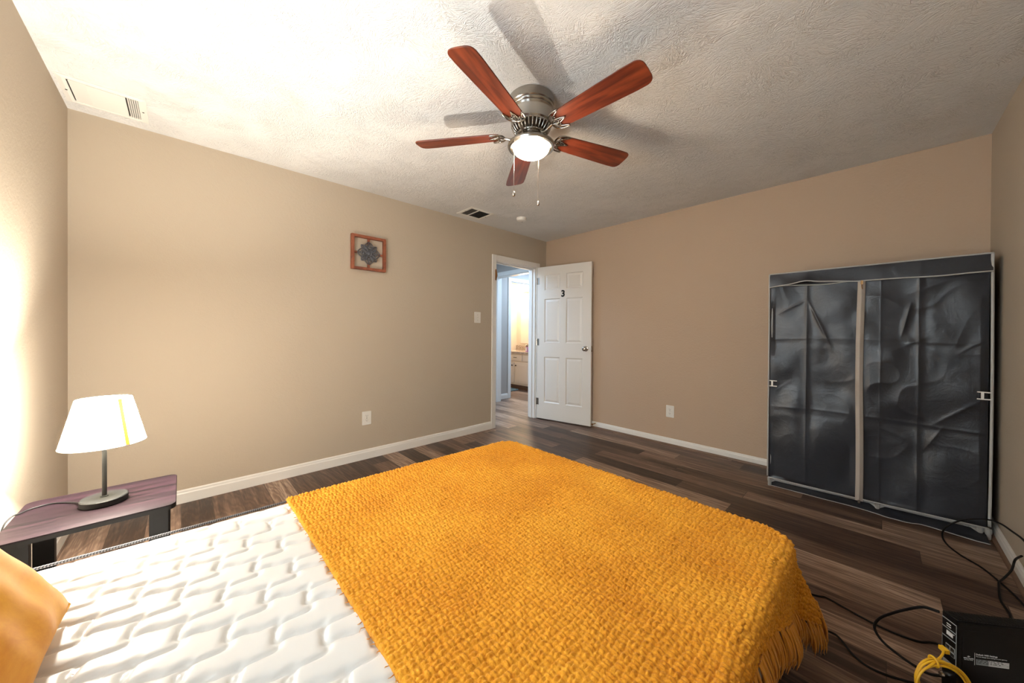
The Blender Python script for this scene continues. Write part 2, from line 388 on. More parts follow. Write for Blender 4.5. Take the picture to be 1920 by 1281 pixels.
c.box(BX0-.065, HY-.016, 0, BX0+.004, HY, DH+.095).box(BX1-.004, HY-.016, 0, BX1+.065, HY, DH+.095).box(BX0+.004, HY-.016, DH+.026, BX1-.004, HY, DH+.095)
c.box(BX0, HY, 0, BX0+.018, HY+T, DH+.03).box(BX1-.018, HY, 0, BX1, HY+T, DH+.03).box(BX0, HY, DH+.012, BX1, HY+T, DH+.03)
casing('trim_3', c, 'white bathroom door frame')
baseboard('baseboard_hall', BX0-.065-OX-.106, (BX0-.065, HY, 0), PI, 'white hall baseboard')
# bathroom shell
struct(MB().box(BXE, HY+T, 0, BXE+.1, 6.0, 2.32).build('wall_bath_east', M['wall_bath']), 'cream bathroom wall behind the mirror')
struct(MB().box(3.6, BYN, 0, BXE, BYN+.1, 2.32).build('wall_bath_north', M['wall_bath']), 'cream bathroom wall')
struct(MB().box(3.5, HY+T, 0, 3.6, 6.0, 2.32).build('wall_bath_west', M['wall_bath']), 'bathroom side wall')
struct(MB().box(3.5, HY+T, 2.22, BXE, BYN, 2.32).build('ceiling_bath', M['wall_bath']), 'bathroom ceiling')

# ------------------------------------------------------------------ six panel door (opens against the east wall)
Hx, Hy = 3.497, 3.197; ang = math.atan2(2.440-Hy, 3.650-Hx); DW = .772; DZ = 2.03
door = bpy.data.objects.new('door_1', None); COL.objects.link(door); door.location = (Hx, Hy, .015); door.rotation_euler = (0, 0, ang); struct(door, 'white six panel bedroom door standing open')
cols = [(.112, .342), (.430, .660)]; rows = [(.222, .83), (1.02, 1.60), (1.715, 1.92)]
def panel_face(W, Hh, cols, rows, y, sgn, depth=.008):
    mb = MB(); xs = sorted({0, W}|{x for c in cols for x in c}); zs = sorted({0, Hh}|{z for r in rows for z in r})
    P = lambda x, z, d: (x, y+sgn*d, z)
    for i in range(len(xs)-1):
        for j in range(len(zs)-1):
            x0, x1, z0, z1 = xs[i], xs[i+1], zs[j], zs[j+1]
            if (x0, x1) in cols and (z0, z1) in rows:
                loops = [(0, 0), (.008, depth), (.018, depth), (.040, .0015)]
                vs = []
                for ins, d in loops: vs += [P(x0+ins, z0+ins, d), P(x1-ins, z0+ins, d), P(x1-ins, z1-ins, d), P(x0+ins, z1-ins, d)]
                fs = []
                for k in range(len(loops)-1):
                    for q in range(4): fs.append((k*4+q, k*4+(q+1) % 4, (k+1)*4+(q+1) % 4, (k+1)*4+q))
                n = (len(loops)-1)*4; fs.append((n, n+1, n+2, n+3)); mb.add(vs, fs)
            else: mb.add([P(x0, z0, 0), P(x1, z0, 0), P(x1, z1, 0), P(x0, z1, 0)], [(0, 1, 2, 3)])
    return mb
leaf = panel_face(DW, DZ, cols, rows, 0, 1)
leaf2 = panel_face(DW, DZ, cols, rows, .035, -1); leaf.add(leaf2.v, [tuple(reversed(f)) for f in leaf2.f])
leaf.add([(0, 0, 0), (DW, 0, 0), (DW, .035, 0), (0, .035, 0), (0, 0, DZ), (DW, 0, DZ), (DW, .035, DZ), (0, .035, DZ)], [(0, 3, 2, 1), (4, 5, 6, 7), (1, 2, 6, 5), (0, 4, 7, 3)])
leaf.build('door_leaf', M['door'], door)
kp = [(0, .0), (.033, .001), (.033, .006), (.026, .009), (.013, .012), (.012, .030), (.020, .036), (.028, .046), (.029, .056), (.024, .064), (.012, .068), (0, .069)]
kn = MB().lathe([(r, -z) for r, z in kp], 28, (DW-.068, 0, .955), axis='y'); kn.lathe([(r, .035+z*.62) for r, z in kp], 28, (DW-.068, 0, .955), axis='y')
kn.build('door_knob', M['nickel'], door, smooth=True, auto=40)
MB().box(DW, .006, .92, DW+.002, .029, .99).box(DW, .011, .945, DW+.010, .024, .965).build('latch_plate', M['nickel'], door)
for z in (.18, .98, 1.80):
    MB().tube([(-.004, -.004, z), (-.004, -.004, z+.09)], .006, 10).box(0, -.001, z, .03, 0, z+.09).build('hinge', M['nickel'], door)
text_mesh('number', '3', .115, M['black'], door, Matrix.Translation((.386, -.001, 1.655)) @ Matrix.Rotation(PI/2, 4, 'X'), .0012, .004)
# door stop on the baseboard
ds = MB().tube([(XB-.088, 2.40, .055), (XB-.016, 2.40, .055)], .006, 10).lathe([(0, -.094), (.010, -.094), (.012, -.086), (.010, -.078), (.0, -.078)], 14, (XB, 2.40, .055), axis='x')
tag(ds.build('door_stop', M['brass'], smooth=True, auto=40), 'small metal door stop on the baseboard beside the open white door', 'door stop')

# ------------------------------------------------------------------ bathroom contents
def cabinet():
    x0, y0, y1, zt = 5.02, 4.70, BYN-.004, .735
    r = thing('vanity_cabinet', (x0, (y0+y1)/2, 0), 'cream bathroom vanity cabinet seen through the doorway', 'cabinet')
    off = (y0+y1)/2
    def b(name, x, ya, z, x2, yb, z2, m, par=r, bev=.003): return MB().box(x-x0, ya-off, z, x2-x0, yb-off, z2).build(name, m, par, bevel=bev)
    b('cabinet_body', x0, y0, .09, BXE-.004, y1, zt, M['cabinet']); b('toe_kick', x0+.05, y0+.01, 0, BXE-.02, y1-.01, .089, M['trim_brown'])
    yd = 5.20
    d1 = b('drawer', x0-.018, 4.99, .585, x0, 5.36, .71, M['cabinet']); MB().tube([(-.018, 5.14-off, .655), (-.032, 5.15-off, .655), (-.032, 5.22-off, .655), (-.018, 5.23-off, .655)], .005, 8).build('drawer_pull', M['knob'], d1)
    b('drawer', x0-.018, 4.72, .585, x0, 4.96, .71, M['cabinet'])
    for ya, yb, ky in ((5.225, 5.60, 5.26), (4.80, 5.185, 5.15)):
        dd = b('cabinet_door', x0-.018, ya, .13, x0, yb, .555, M['cabinet'])
        MB().box(-.022, ya+.05-off, .18, -.018, yb-.05-off, .505).build('raised_panel', M['cabinet'], dd, bevel=.003)
        MB().lathe([(0, -.044), (.012, -.042), (.015, -.036), (.008, -.028), (.007, -.018)], 14, (0, ky-off, .49), axis='x').build('cabinet_knob', M['knob'], dd, smooth=True)
    return r
cabinet()
ct = MB().box(4.99, 4.69, .737, BXE-.003, BYN-.003, .775).box(BXE-.024, 4.69, .775, BXE-.004, BYN-.004, .88)
tag(ct.build('countertop', M['granite'], bevel=.003), 'speckled granite vanity countertop with backsplash in the bathroom', 'countertop')
r = thing('mirror', (BXE, 5.20, .93), 'frameless bathroom mirror above the granite vanity', 'mirror')
MB().box(-.012, -.42, 0, -.004, .38, 1.02).build('mirror_glass', M['mirror'], r)
r = thing('vanity_light', (BXE, 5.38, 1.99), 'lit sconce light fixture above the bathroom mirror', 'light')
MB().box(-.03, -.22, .03, -.003, .10, .08).build('mounting_bar', M['nickel'], r, bevel=.004)
for dy in (-.16, .04):
    MB().tube([(-.03, dy, .055), (-.08, dy, .055), (-.09, dy, .03)], .008, 8).build('arm', M['nickel'], r)
    MB().lathe([(.022, .03), (.03, .0), (.045, -.05), (.05, -.075), (.0, -.075)], 18, (-.09, dy, 0)).build('glass_shade', M['sconce'], r, smooth=True)
r = thing('faucet', (5.44, 5.22, .775), 'chrome faucet on the bathroom countertop', 'faucet')
MB().lathe([(.026, 0), (.024, .012), (.013, .02), (.012, .09)], 16).tube(smooth_path([(0, 0, .085), (-.01, 0, .12), (-.05, 0, .135), (-.10, 0, .11)], 5), .009, 10).build('spout', M['chrome'], r, smooth=True)
MB().tube([(0, 0, .09), (.02, 0, .13), (.0, .0, .145)], .006, 8).build('lever', M['chrome'], r, smooth=True)
r = thing('soap_bottle', (5.12, 4.96, .775), 'small dark and pink bottle standing on the bathroom counter', 'bottle')
MB().prism(rrect(-.022, -.032, .022, .032, .010), 0, .10, .003).build('bottle', M['screen'], r)
MB().lathe([(.010, .10), (.010, .115), (.016, .116), (.016, .13), (0, .13)], 12).build('cap', M['blackp'], r)
MB().box(-.0235, -.022, .02, -.022, .022, .085).build('label_sticker', M['white_p'], r)
rg = MB().prism(rrect(4.55, 5.02, 4.98, 5.62, .05), .001, .018, .005)
tag(rg.build('bath_rug', M['teal']), 'teal bath rug on the floor before the bathroom vanity', 'rug')

# ------------------------------------------------------------------ ceiling fixtures
def register(name, cx, cy, sx, sy, lab, kind):
    r = thing(name, (cx, cy, H), lab, 'vent')
    hx, hy = sx/2, sy/2; bo = .032
    f = MB(); prof = [(0, 0), (0, -.004), (bo*.6, -.009), (bo, -.006), (bo, 0)]
    vs = []
    for ins, z in prof: vs += [(-hx+ins, -hy+ins, z), (hx-ins, -hy+ins, z), (hx-ins, hy-ins, z), (-hx+ins, hy-ins, z)]
    fs = [(k*4+q, k*4+(q+1) % 4, (k+1)*4+(q+1) % 4, (k+1)*4+q) for k in range(4) for q in range(4)]
    f.add(vs, fs).build('frame', M['plastic'], r)
    ix, iy = hx-bo, hy-bo
    MB().box(-ix, -iy, -.001, ix, iy, -.0002).build('duct_backing', M['dark'], r)
    s = MB()
    if kind == 'three':
        w = ix*.52
        s.box(-ix*.48, -iy, -.0085, ix*.62, iy, -.0065)
        for k in range(7):
            x = -ix+.006+k*(ix*.5)/7; s.add([(x, -iy, -.008), (x+.011, -iy, -.003), (x+.011, iy, -.003), (x, iy, -.008)], [(0, 1, 2, 3)])
        for k in range(5):
            x = ix*.66+k*(ix*.34)/5; s.add([(x, -iy, -.003), (x+.007, -iy, -.008), (x+.007, iy, -.008), (x, iy, -.003)], [(0, 1, 2, 3)])
    else:
        for k in range(4):
            x = -ix+.004+k*.020; s.add([(x, -iy, -.008), (x+.010, -iy, -.004), (x+.010, iy, -.004), (x, iy, -.008)], [(0, 1, 2, 3)])
        s.box(-ix+.082, -iy, -.009, -ix+.092, iy, -.004)
        for k in range(12):
            y = -iy+.012+k*(2*iy-.02)/12; s.add([(-ix+.092, y, -.004), (ix, y, -.004), (ix, y+.006, -.0015), (-ix+.092, y+.006, -.0015)], [(0, 1, 2, 3)])
    s.build('louvers', M['plastic'], r)
    for sx_ in (-1, 1): MB().lathe([(0, -.0105), (.004, -.010), (.005, -.0085)], 10, (sx_*(hx-bo*.55), 0, 0)).build('screw', M['dark'], r)
    return r
register('air_vent', -.303, 2.965, .315, .30, 'large white ceiling air vent beside the bright left wall corner', 'three')
register('air_vent', 2.288, 2.995, .31, .265, 'smaller ceiling air vent with dark slots near the doorway', 'two')
sm = thing('smoke_detector', (2.745, 2.756, H), 'round white smoke detector on the ceiling near the doorway', 'smoke detector')
MB().lathe([(.056, 0), (.056, -.014), (.050, -.030), (.040, -.036), (0, -.037)], 32).build('housing', M['plastic'], sm, smooth=True, auto=35)
MB().lathe([(.0, -.0385), (.008, -.038), (.009, -.0365)], 12, (.02, .01, 0)).build('test_button', M['grey_p'], sm)

# ------------------------------------------------------------------ ceiling fan
FX, FY = 1.390, 1.325
fan = thing('ceiling_fan', (FX, FY, H), 'ceiling fan with five cherry wood blades and a lit glass bowl', 'ceiling fan')
MB().lathe([(0, 0), (.118, 0), (.124, -.004), (.125, -.046), (.121, -.050), (.123, -.056), (.121, -.062), (.117, -.066), (.119, -.072), (.116, -.078), (.113, -.084), (.111, -.140), (.105, -.150), (0, -.150)], 64).build('motor_housing', M['nickel'], fan, smooth=True, auto=28)
MB().lathe([(0, -.150), (.088, -.150), (.094, -.156), (.078, -.186), (.06, -.192), (0, -.192)], 48).build('vent_core', M['knob'], fan, smooth=True, auto=40)
fl = MB()
for k in range(30):
    a = 2*PI*k/30; ca, sa = math.cos(a), math.sin(a)
    fl.tube([(ca*.106, sa*.106, -.150), (ca*.102, sa*.102, -.162), (ca*.090, sa*.090, -.180), (ca*.074, sa*.074, -.192)], .0042, 6)
fl.lathe([(.104, -.149), (.110, -.152), (.104, -.156)], 48).lathe([(.070, -.188), (.080, -.192), (.070, -.197)], 48)
fl.build('vent_ribs', M['nickel'], fan, smooth=True)
MB().lathe([(0, -.192), (.066, -.192), (.068, -.206), (.052, -.214), (.050, -.222), (0, -.222)], 40).build('switch_hub', M['nickel'], fan, smooth=True, auto=30)
pan = MB().lathe([(0, -.221), (.052, -.222), (.078, -.226), (.108, -.236), (.126, -.248), (.129, -.258), (.124, -.267), (.112, -.268), (.103, -.262), (.0, -.260)], 56).build('light_pan', M['nickel'], fan, smooth=True, auto=35)
MB().lathe([(.098, -.262)]+[(.101*math.cos(a), -.264-.052*math.sin(a)) for a in np.linspace(.05, PI/2, 10)], 48).build('glass_bowl', M['bowl'], fan, smooth=True)
for kk in range(5):
    a = math.radians(54.2+72*kk); R = Matrix.Rotation(a, 4, 'Z')
    zb = -.190
    # blade outline in local x (radius)
    out = []
    top = [(.175, .046), (.20, .053), (.30, .058), (.45, .064), (.58, .068)]
    for x, y in top: out.append((x, y))
    for k in range(1, 12):
        q = PI/2-PI*k/12
        sgn = 1 if math.sin(q) >= 0 else -1
        out.append((.600+.062*abs(math.cos(q))**.55, .068*sgn*abs(math.sin(q))**.55))
    for x, y in reversed(top): out.append((x, -y))
    pitch = Matrix.Rotation(math.radians(-12.5), 4, 'X')
    bo = MB().prism(out, -.003, .003, .0012).build('blade', M['blade'], fan, smooth=True, auto=40)
    bo.matrix_local = R @ Matrix.Translation((0, 0, zb)) @ pitch
    ir = MB(); zz = -.0065
    arc = lambda s: smooth_path([(.150, 0, zz), (.150, s*.020, zz), (.160, s*.042, zz), (.185, s*.056, zz), (.222, s*.058, zz), (.205, s*.046, zz), (.182, s*.034, zz), (.176, s*.018, zz), (.190, s*.006, zz)], 5)
    for s in (-1, 1):
        p_ = arc(s); n = len(p_); ir.tube(p_, [.0045*(1-.45*i/n)+.001 for i in range(n)], 7)
        ir.tube(smooth_path([(.150, s*.004, zz), (.172, s*.014, zz), (.196, s*.012, zz), (.232, 0, zz)], 5), .0035, 7)
    ir.tube([(.148, 0, zz), (.235, 0, zz)], .003, 6)
    for sx_, sy_ in ((.186, .026), (.186, -.026), (.218, 0)): ir.lathe([(0, -.010), (.004, -.009), (.005, -.006)], 8, (sx_, sy_, 0))
    ir.xf(Matrix.Translation((0, 0, zb)) @ pitch)
    ir.tube(smooth_path([(.068, 0, -.200), (.092, 0, -.215), (.120, 0, -.208), (.152, 0, zb-.007)], 5), [.009]*5+[.008]*5+[.007]*6, 8)
    ir.xf(R); ir.build('blade_iron', M['nickel'], fan, smooth=True)
for px_, py_, zt, ze, nm in ((-.108, .022, -.262, -.535, 0), (.085, .022, -.262, -.535, 1)):
    ch = MB().tube([(px_, py_, zt), (px_, py_, ze)], .0013, 6); co = ch.build('pull_chain', M['chrome'], fan)
    MB().lathe([(0, .012), (.004, .008), (.008, .0), (.0085, -.008), (.005, -.016), (0, -.018)], 14, (px_, py_, ze)).build('pull_fob', M['chrome'], co, smooth=True)

# ------------------------------------------------------------------ wall fittings
def outlet(loc, rz, lab, w=.082, h=.124):
    r = thing('wall_outlet', loc, lab, 'outlet', rz)
    MB().prism(rrect(-w/2, -h/2, w/2, h/2, .006), 0, .006, .002).xf(Matrix.Rotation(PI/2, 4, 'X')).build('cover_plate', M['plastic'], r)
    for s in (-1, 1):
        o = MB().prism(rrect(-.017, -.014, .017, .014, .009), .006, .008).xf(Matrix.Translation((0, 0, s*.020)) @ Matrix.Rotation(PI/2, 4, 'X')).build('receptacle', M['plastic'], r)
        q = MB().box(-.0075, -.0086, s*.020-.001, -.0055, -.008, s*.020+.008).box(.0055, -.0086, s*.020-.001, .0075, -.008, s*.020+.007)
        q.lathe([(0, -.0086), (.0025, -.0086), (.0025, -.008)], 10, (0, 0, s*.020-.007), axis='y').build('slots', M['dark'], o)
    MB().lathe([(0, -.0072), (.003, -.007), (.003, -.006)], 10, (0, 0, 0), axis='y').build('screw', M['nickel'], r)
    return r
outlet((1.231, YA, .373), 0, 'white power outlet low on the wall left of the doorway')
outlet((XB, 1.505, .350), -PI/2, 'white power outlet low on the wall right of the open door')
r = thing('light_switch', (2.502, YA, 1.338), 'white light switch plate beside the doorway', 'light switch')
MB().prism(rrect(-.046, -.064, .046, .064, .006), 0, .006, .002).xf(Matrix.Rotation(PI/2, 4, 'X')).build('cover_plate', M['plastic'], r)
MB().box(-.006, -.0075, -.014, .006, -.006, .014).add([(-.004, -.006, -.004), (.004, -.006, -.004), (.004, -.018, .004), (-.004, -.018, .004), (-.004, -.006, .008), (.004, -.006, .008)], [(0, 1, 2, 3), (3, 2, 5, 4), (0, 3, 4), (1, 5, 2)]).build('toggle', M['plastic'], r)
for s in (-1, 1): MB().lathe([(0, -.0072), (.0028, -.007), (.0028, -.006)], 10, (0, 0, s*.03), axis='y').build('screw', M['nickel'], r)

# wall art
r = thing('wall_art', (1.238, YA-.002, 1.876), 'square red-brown wood frame holding a grey metal rosette', 'wall art')
S_ = .155; fw = .024; dpt = -.034
MB().box(-S_, dpt, -S_, -S_+fw, -.001, S_).box(S_-fw, dpt, -S_, S_, -.001, S_).box(-S_+fw, dpt, S_-fw, S_-fw, -.001, S_).box(-S_+fw, dpt, -S_, S_-fw, -.001, -S_+fw).build('wood_frame', M['frame_wood'], r, bevel=.002)
for q4 in ((-.010, -.016, .085, .010, -.004, S_-fw), (-.010, -.016, -S_+fw, .010, -.004, -.085), (-S_+fw, -.016, -.008, -.085, -.004, .008), (.085, -.016, -.008, S_-fw, -.004, .008)):
    MB().box(*q4).build('cross_bar', M['frame_wood'], r, bevel=.001)
ro = MB()
def loop2(pts, rad=.0045, y=-.020): ro.tube([(x, y, z) for x, z in pts], rad, 6, closed=True)
for k in range(8):
    a = 2*PI*k/8; big = k % 2 == 0; L = .098 if big else .094; w = .036 if big else .020; i0 = .022
    ca, sa = math.cos(a), math.sin(a)
    def tr(u, v_): return (ca*u-sa*v_, sa*u+ca*v_)
    pet = lambda L, w, i0: [tr(i0+(L-i0)*(.5-.5*math.cos(q)), w*math.sin(q)*(1.15-.45*abs(math.cos(q)))) for q in np.linspace(0, 2*PI, 22, endpoint=False)]
    loop2(pet(L, w, i0), .005)
    loop2(pet(L*.80, w*.6, i0+.006), .0032)
    if big:
        for s in (-1, 1):
            loop2([tr(.055+.009*math.cos(q), s*.011+.008*math.sin(q)) for q in np.linspace(0, 2*PI, 10, endpoint=False)], .0028)
        loop2([tr(.078+.006*math.cos(q), .006*math.sin(q)) for q in np.linspace(0, 2*PI, 10, endpoint=False)], .0028)
    ro.tube([(tr(i0, 0)[0], -.020, tr(i0, 0)[1]), (tr(L+.006, 0)[0], -.020, tr(L+.006, 0)[1])], .0028, 6)
for rr_ in (.030, .045, .062): loop2([(rr_*math.cos(q), rr_*math.sin(q)) for q in np.linspace(0, 2*PI, 32, endpoint=False)], .0035)
ro.lathe([(0, -.028), (.014, -.026), (.020, -.021), (.021, -.016), (0, -.016)], 24, (0, 0, 0), axis='y')
ro.build('metal_rosette', M['rosette'], r, smooth=True)

# ------------------------------------------------------------------ side table and lamp
tb = thing('side_table', (-.222, 2.045, 0), 'low dark cherry side table carrying the lit lamp', 'table')
MB().prism(rrect(-.208, -.195, .207, .195, .028), .484, .5, .0015).build('tabletop', M['table_top'], tb)
MB().prism(rrect(-.2085, -.1955, .2075, .1955, .0285), .482, .4965).build('edge_band', M['table_leg'], tb)
for sx_, sy_ in ((-1, -1), (1, -1), (-1, 1), (1, 1)):
    cx = sx_*.160; cy = sy_*.158
    MB().box(cx-.026, cy-.016, .0, cx+.026, cy+.016, .482).build('leg', M['table_leg'], tb, bevel=.0015)
MB().box(-.135, -.010, .452, .135, .010, .482).build('cross_rail', M['table_leg'], tb)

LX, LY, LZ = -.215, 2.046, .5
lp = thing('table_lamp', (LX, LY, LZ), 'lit table lamp with cream cone shade on the side table', 'lamp')
MB().lathe([(0, .0005), (.060, .0005), (.063, .003), (.063, .021), (.060, .024), (0, .024)], 48).build('lamp_base', M['lamp_base'], lp, smooth=True, auto=35)
MB().lathe([(.011, .024), (.011, .027), (.0066, .028), (.0066, .235), (.010, .236), (.010, .262), (0, .262)], 20).build('pole', M['lamp_base'], lp, smooth=True, auto=35)
sh = MB(); prf = [(.1125, .228), (.111, .2275), (.073, .400), (.0745, .4005)]
n = 64
for ra, za, rb, zb_ in ((.1125, .228, .0735, .400),):
    for k in range(n):
        a0, a1 = 2*PI*k/n, 2*PI*(k+1)/n
        sh.add([(ra*math.cos(a0), ra*math.sin(a0), za), (ra*math.cos(a1), ra*math.sin(a1), za), (rb*math.cos(a1), rb*math.sin(a1), zb_), (rb*math.cos(a0), rb*math.sin(a0), zb_)], [(0, 1, 2, 3)])
shade = sh.build('lamp_shade', M['shade'], lp, smooth=False)
import bmesh
bm = bmesh.new(); bm.from_mesh(shade.data); bmesh.ops.remove_doubles(bm, verts=bm.verts, dist=1e-5)
for f_ in bm.faces: f_.smooth = True
bm.to_mesh(shade.data); bm.free()
MB().tube([(.0735*math.cos(q), .0735*math.sin(q), .400) for q in np.linspace(0, 2*PI, 48, endpoint=False)], .0012, 6, closed=True).build('shade_ring', M['mattress'], shade)
MB().tube([(.1125*math.cos(q), .1125*math.sin(q), .228) for q in np.linspace(0, 2*PI, 48, endpoint=False)], .0012, 6, closed=True).build('shade_ring', M['mattress'], shade)
sa0 = math.radians(-53)
sm_ = MB(); 
for k in range(8):
    t0, t1 = k/8, (k+1)/8
    def sp_(t, d): 
        r_ = .1130+(.0740-.1130)*t; a_ = sa0+d/r_; return (r_*math.cos(a_), r_*math.sin(a_), .2285+.171*t)
    sm_.add([sp_(t0, -.006), sp_(t0, .006), sp_(t1, .006), sp_(t1, -.006)], [(0, 1, 2, 3)])
sm_.build('shade_seam', M['seam'], shade)
MB().tube([(-.074, 0, .385), (.074, 0, .385)], .0012, 6).tube([(0, -.074, .385), (0, .074, .385)], .0012, 6).build('shade_spider', M['chrome'], lp)
MB().lathe([(.0, .262), (.012, .264), (.013, .272), (.019, .284), (.021, .294), (.015, .307), (0, .311)], 20).build('bulb', M['bulb'], lp, smooth=True)
cord = [(-.276, 2.062, .512), (-.30, 2.11, .504), (-.354, 2.155, .5035), (-.400, 2.143, .5035), (-.420, 2.115, .5035), (-.436, 2.09, .502), (-.447, 2.06, .47), (-.452, 2.02, .35), (-.448, 1.96, .22), (-.452, 1.93, .05), (-.44, 1.98, .008), (-.40, 2.05, .005)]
tag(MB().tube(smooth_path(cord, 6), .0024, 8).build('lamp_cord', M['black'], smooth=True), 'thin black lamp cord lying across the side table top', 'cord')

# ------------------------------------------------------------------ bed
ZM = .450
bed = thing('bed', (.55, .96, 0), 'bed with white quilted mattress beneath the mustard blanket', 'bed')
BL, BH = -.455, 1.555
def yl(x): return 1.738-.030*(x-BL)
YRT = .205
def quilt_h(x, y):
    # scroll quilting: family of S-waves; stitched valleys between puffs
    pp = (x+y)/math.sqrt(2); qq = (x-y)/math.sqrt(2); P_ = .116
    tq = 2*PI*qq/P_; tp_ = 2*PI*pp/P_
    r1 = pp/P_ + .22*np.sin(tq+.8*np.sin(tq))
    r2 = qq/P_ + .20*np.sin(tp_+.8) + .15*np.sin(2*PI*pp/1.3)
    d1 = np.abs((r1 % 1.0)-.5)*2; d2 = np.abs((r2 % 1.0)-.5)*2      # 1 on a stitch line
    return (1-d1**6)*(1-.9*d2**8)
nu, nv = 420, 330
us = np.linspace(0, 1, nu); vs_ = np.linspace(0, 1, nv)
U, V_ = np.meshgrid(us, vs_, indexing='ij')
Xg = BL+(BH-BL)*U; Yt = 1.738-.030*(Xg-BL); Yg = YRT+(Yt-YRT)*V_
edge = np.minimum.reduce([Xg-BL, BH-Xg, Yg-YRT, Yt-Yg])
rnd_ = np.clip(edge/.016, 0, 1); dome = np.sqrt(np.clip(1-(1-rnd_)**2, 0, 1))
Zg = ZM-.012*(1-dome)-.012+.012*quilt_h(Xg, Yg)*np.clip(edge/.05, 0, 1)
rcn = .10
cxm, cym = (Xg-.55), (Yg-(YRT+Yt)/2); hx_, hy_ = (BH-BL)/2, (Yt-YRT)/2
dxc = np.clip(np.abs(cxm)-(hx_-rcn), 0, None); dyc = np.clip(np.abs(cym)-(hy_-rcn), 0, None)
hyp = np.maximum(np.hypot(dxc, dyc), 1e-9); sc_ = np.where((dxc > 0) & (dyc > 0), np.maximum(dxc, dyc)/hyp, 1.)
Xg = np.sign(cxm)*(np.minimum(np.abs(cxm), hx_-rcn)+dxc*sc_)+.55; Yg = np.sign(cym)*(np.minimum(np.abs(cym), hy_-rcn)+dyc*sc_)+(YRT+Yt)/2
loc = np.array([.55, .96, 0])
grid_obj('mattress_top', np.stack([Xg, Yg, Zg], -1)-loc, M['mattress'], bed)
def ring_pts(ins, z):
    pts = []
    r_ = .10
    for cx, cy, a0 in ((BH-ins-r_, yl(BH)-ins-r_, 0), (BL+ins+r_, yl(BL)-ins-r_, 90), (BL+ins+r_, YRT+ins+r_, 180), (BH-ins-r_, YRT+ins+r_, 270)):
        for k in range(7):
            a = math.radians(a0+15*k); pts.append((cx+r_*math.cos(a)-.55, cy+r_*math.sin(a)-.96, z))
    return pts
sd = MB(); lay = [(.012, .424), (.001, .422), (0, .40), (0, .25), (.004, .235), (.02, .225)]
vs2 = []; 
for ins, z in lay: vs2 += ring_pts(ins, z)
n = len(ring_pts(0, 0)); fs2 = [(i*n+k, i*n+(k+1) % n, (i+1)*n+(k+1) % n, (i+1)*n+k) for i in range(len(lay)-1) for k in range(n)]+[tuple((len(lay)-1)*n+k for k in range(n))]
sd.add(vs2, fs2).build('mattress_side', M['mattress'], bed, smooth=True, auto=50)
MB().tube(ring_pts(-.002, .4435), .0048, 8, closed=True).build('piping', M['cord_trim'], bed, smooth=True)
vs2 = ring_pts(.012, .224)+ring_pts(.012, .055); MB().add(vs2, [tuple(range(n)), tuple(range(n, 2*n))]+[(k, (k+1) % n, (k+1) % n+n, k+n) for k in range(n)]).build('box_spring', M['cord_trim'], bed)
for x, y in ((BL+.1, YRT+.12), (BL+.1, 1.60), (BH-.12, YRT+.12), (BH-.12, 1.55), (.55, .95)):
    MB().box(x-.55-.025, y-.96-.025, 0, x-.55+.025, y-.96+.025, .055).build('leg', M['table_leg'], bed)

# blanket -------------------------------------------------------------
Rc = .10; Rr = .030
X0b = .322
yc_r, yc_l, xc = YRT-.012+Rc, 1.725-Rc, BH+.018-Rc       # corner centres (right, left), x of corner centre
def blanket_surface(A, B):
    """A: cloth coord across (0 at left edge of hang ... ), B: along from head edge. returns xyz"""
    # flat coords: y decreasing with A, x increasing with B
    hangL = .12
    yflat = 1.725+hangL-A; xflat = X0b+B
    yl_ = 1.738-.030*(np.clip(xflat, 0, BH)-BL)+.012
    ylc = yl_-Rc
    dy = np.where(yflat > ylc, yflat-ylc, np.where(yflat < yc_r, yc_r-yflat, 0.))
    sy = np.where(yflat > ylc, 1., -1.)
    dx = np.clip(xflat-xc, 0, None)
    r = np.hypot(dx, dy); rs = np.maximum(r, 1e-9)
    nx, ny = dx/rs, dy/rs
    phi = np.arctan2(dx, dy)                        # 0: side, pi/2: foot
    over = np.maximum(r-(Rc-Rr), 0)
    bend = np.minimum(over, Rr*PI/2)
    rad = np.minimum(r, Rc-Rr)+Rr*np.sin(bend/Rr); drop = Rr*(1-np.cos(bend/Rr))
    rest = over-bend
    # flutes at the corner, soft waves on the straight hangs
    corner = np.exp(-((phi-.95)/.34)**2)*(dx > 0)*(dy > 0)
    flare = .05+.42*corner-.16*np.exp(-((phi-.38)/.16)**2)*(dx > 0)*(dy > 0)
    along = np.where(dx > 0, xc+dx*.4, xflat)
    wavy = .012*np.sin(along*21.)*np.clip(rest/.15, 0, 1)*(1-corner)
    rad = rad+rest*flare+wavy; drop = drop+rest*np.sqrt(np.clip(1-flare**2, .2, 1))
    base_x = np.where(dx > 0, xc, xflat); base_y = np.where(yflat > ylc, ylc, np.where(yflat < yc_r, yc_r, yflat))
    x = base_x+nx*rad; y = base_y+sy*ny*rad
    z = ZM+.008-drop
    z = z+.003*np.sin(x*17+y*5)*np.cos(y*13)*(over <= 0)
    return np.stack([x, y, np.maximum(z, .012)], -1)
st = .0026
wid = (1.725+.12)-(YRT-.262+Rc-Rc)                   # left hang + top + right hang
def amax(xflat):                                      # cloth width grows towards the foot (laid slightly askew)
    s = np.clip((xflat-.95)/.60, 0, 1); s = s*s*(3-2*s)
    return (1.725+.12)-YRT+.05+.165*s
BLEN = (BH-X0b)+.215
nB = int(BLEN/st); nA = int(1.86/st)
Bv = np.linspace(0, BLEN, nB); Av = np.linspace(0, 1, nA)
Bg, Ag = np.meshgrid(Bv, Av, indexing='ij'); Am = amax(X0b+Bg); Ag = Ag*Am
Sf = blanket_surface(Ag, Bg)
du = np.gradient(Sf, axis=0); dv = np.gradient(Sf, axis=1); Nn = np.cross(du, dv); Nn /= np.linalg.norm(Nn, axis=-1, keepdims=True)+1e-12
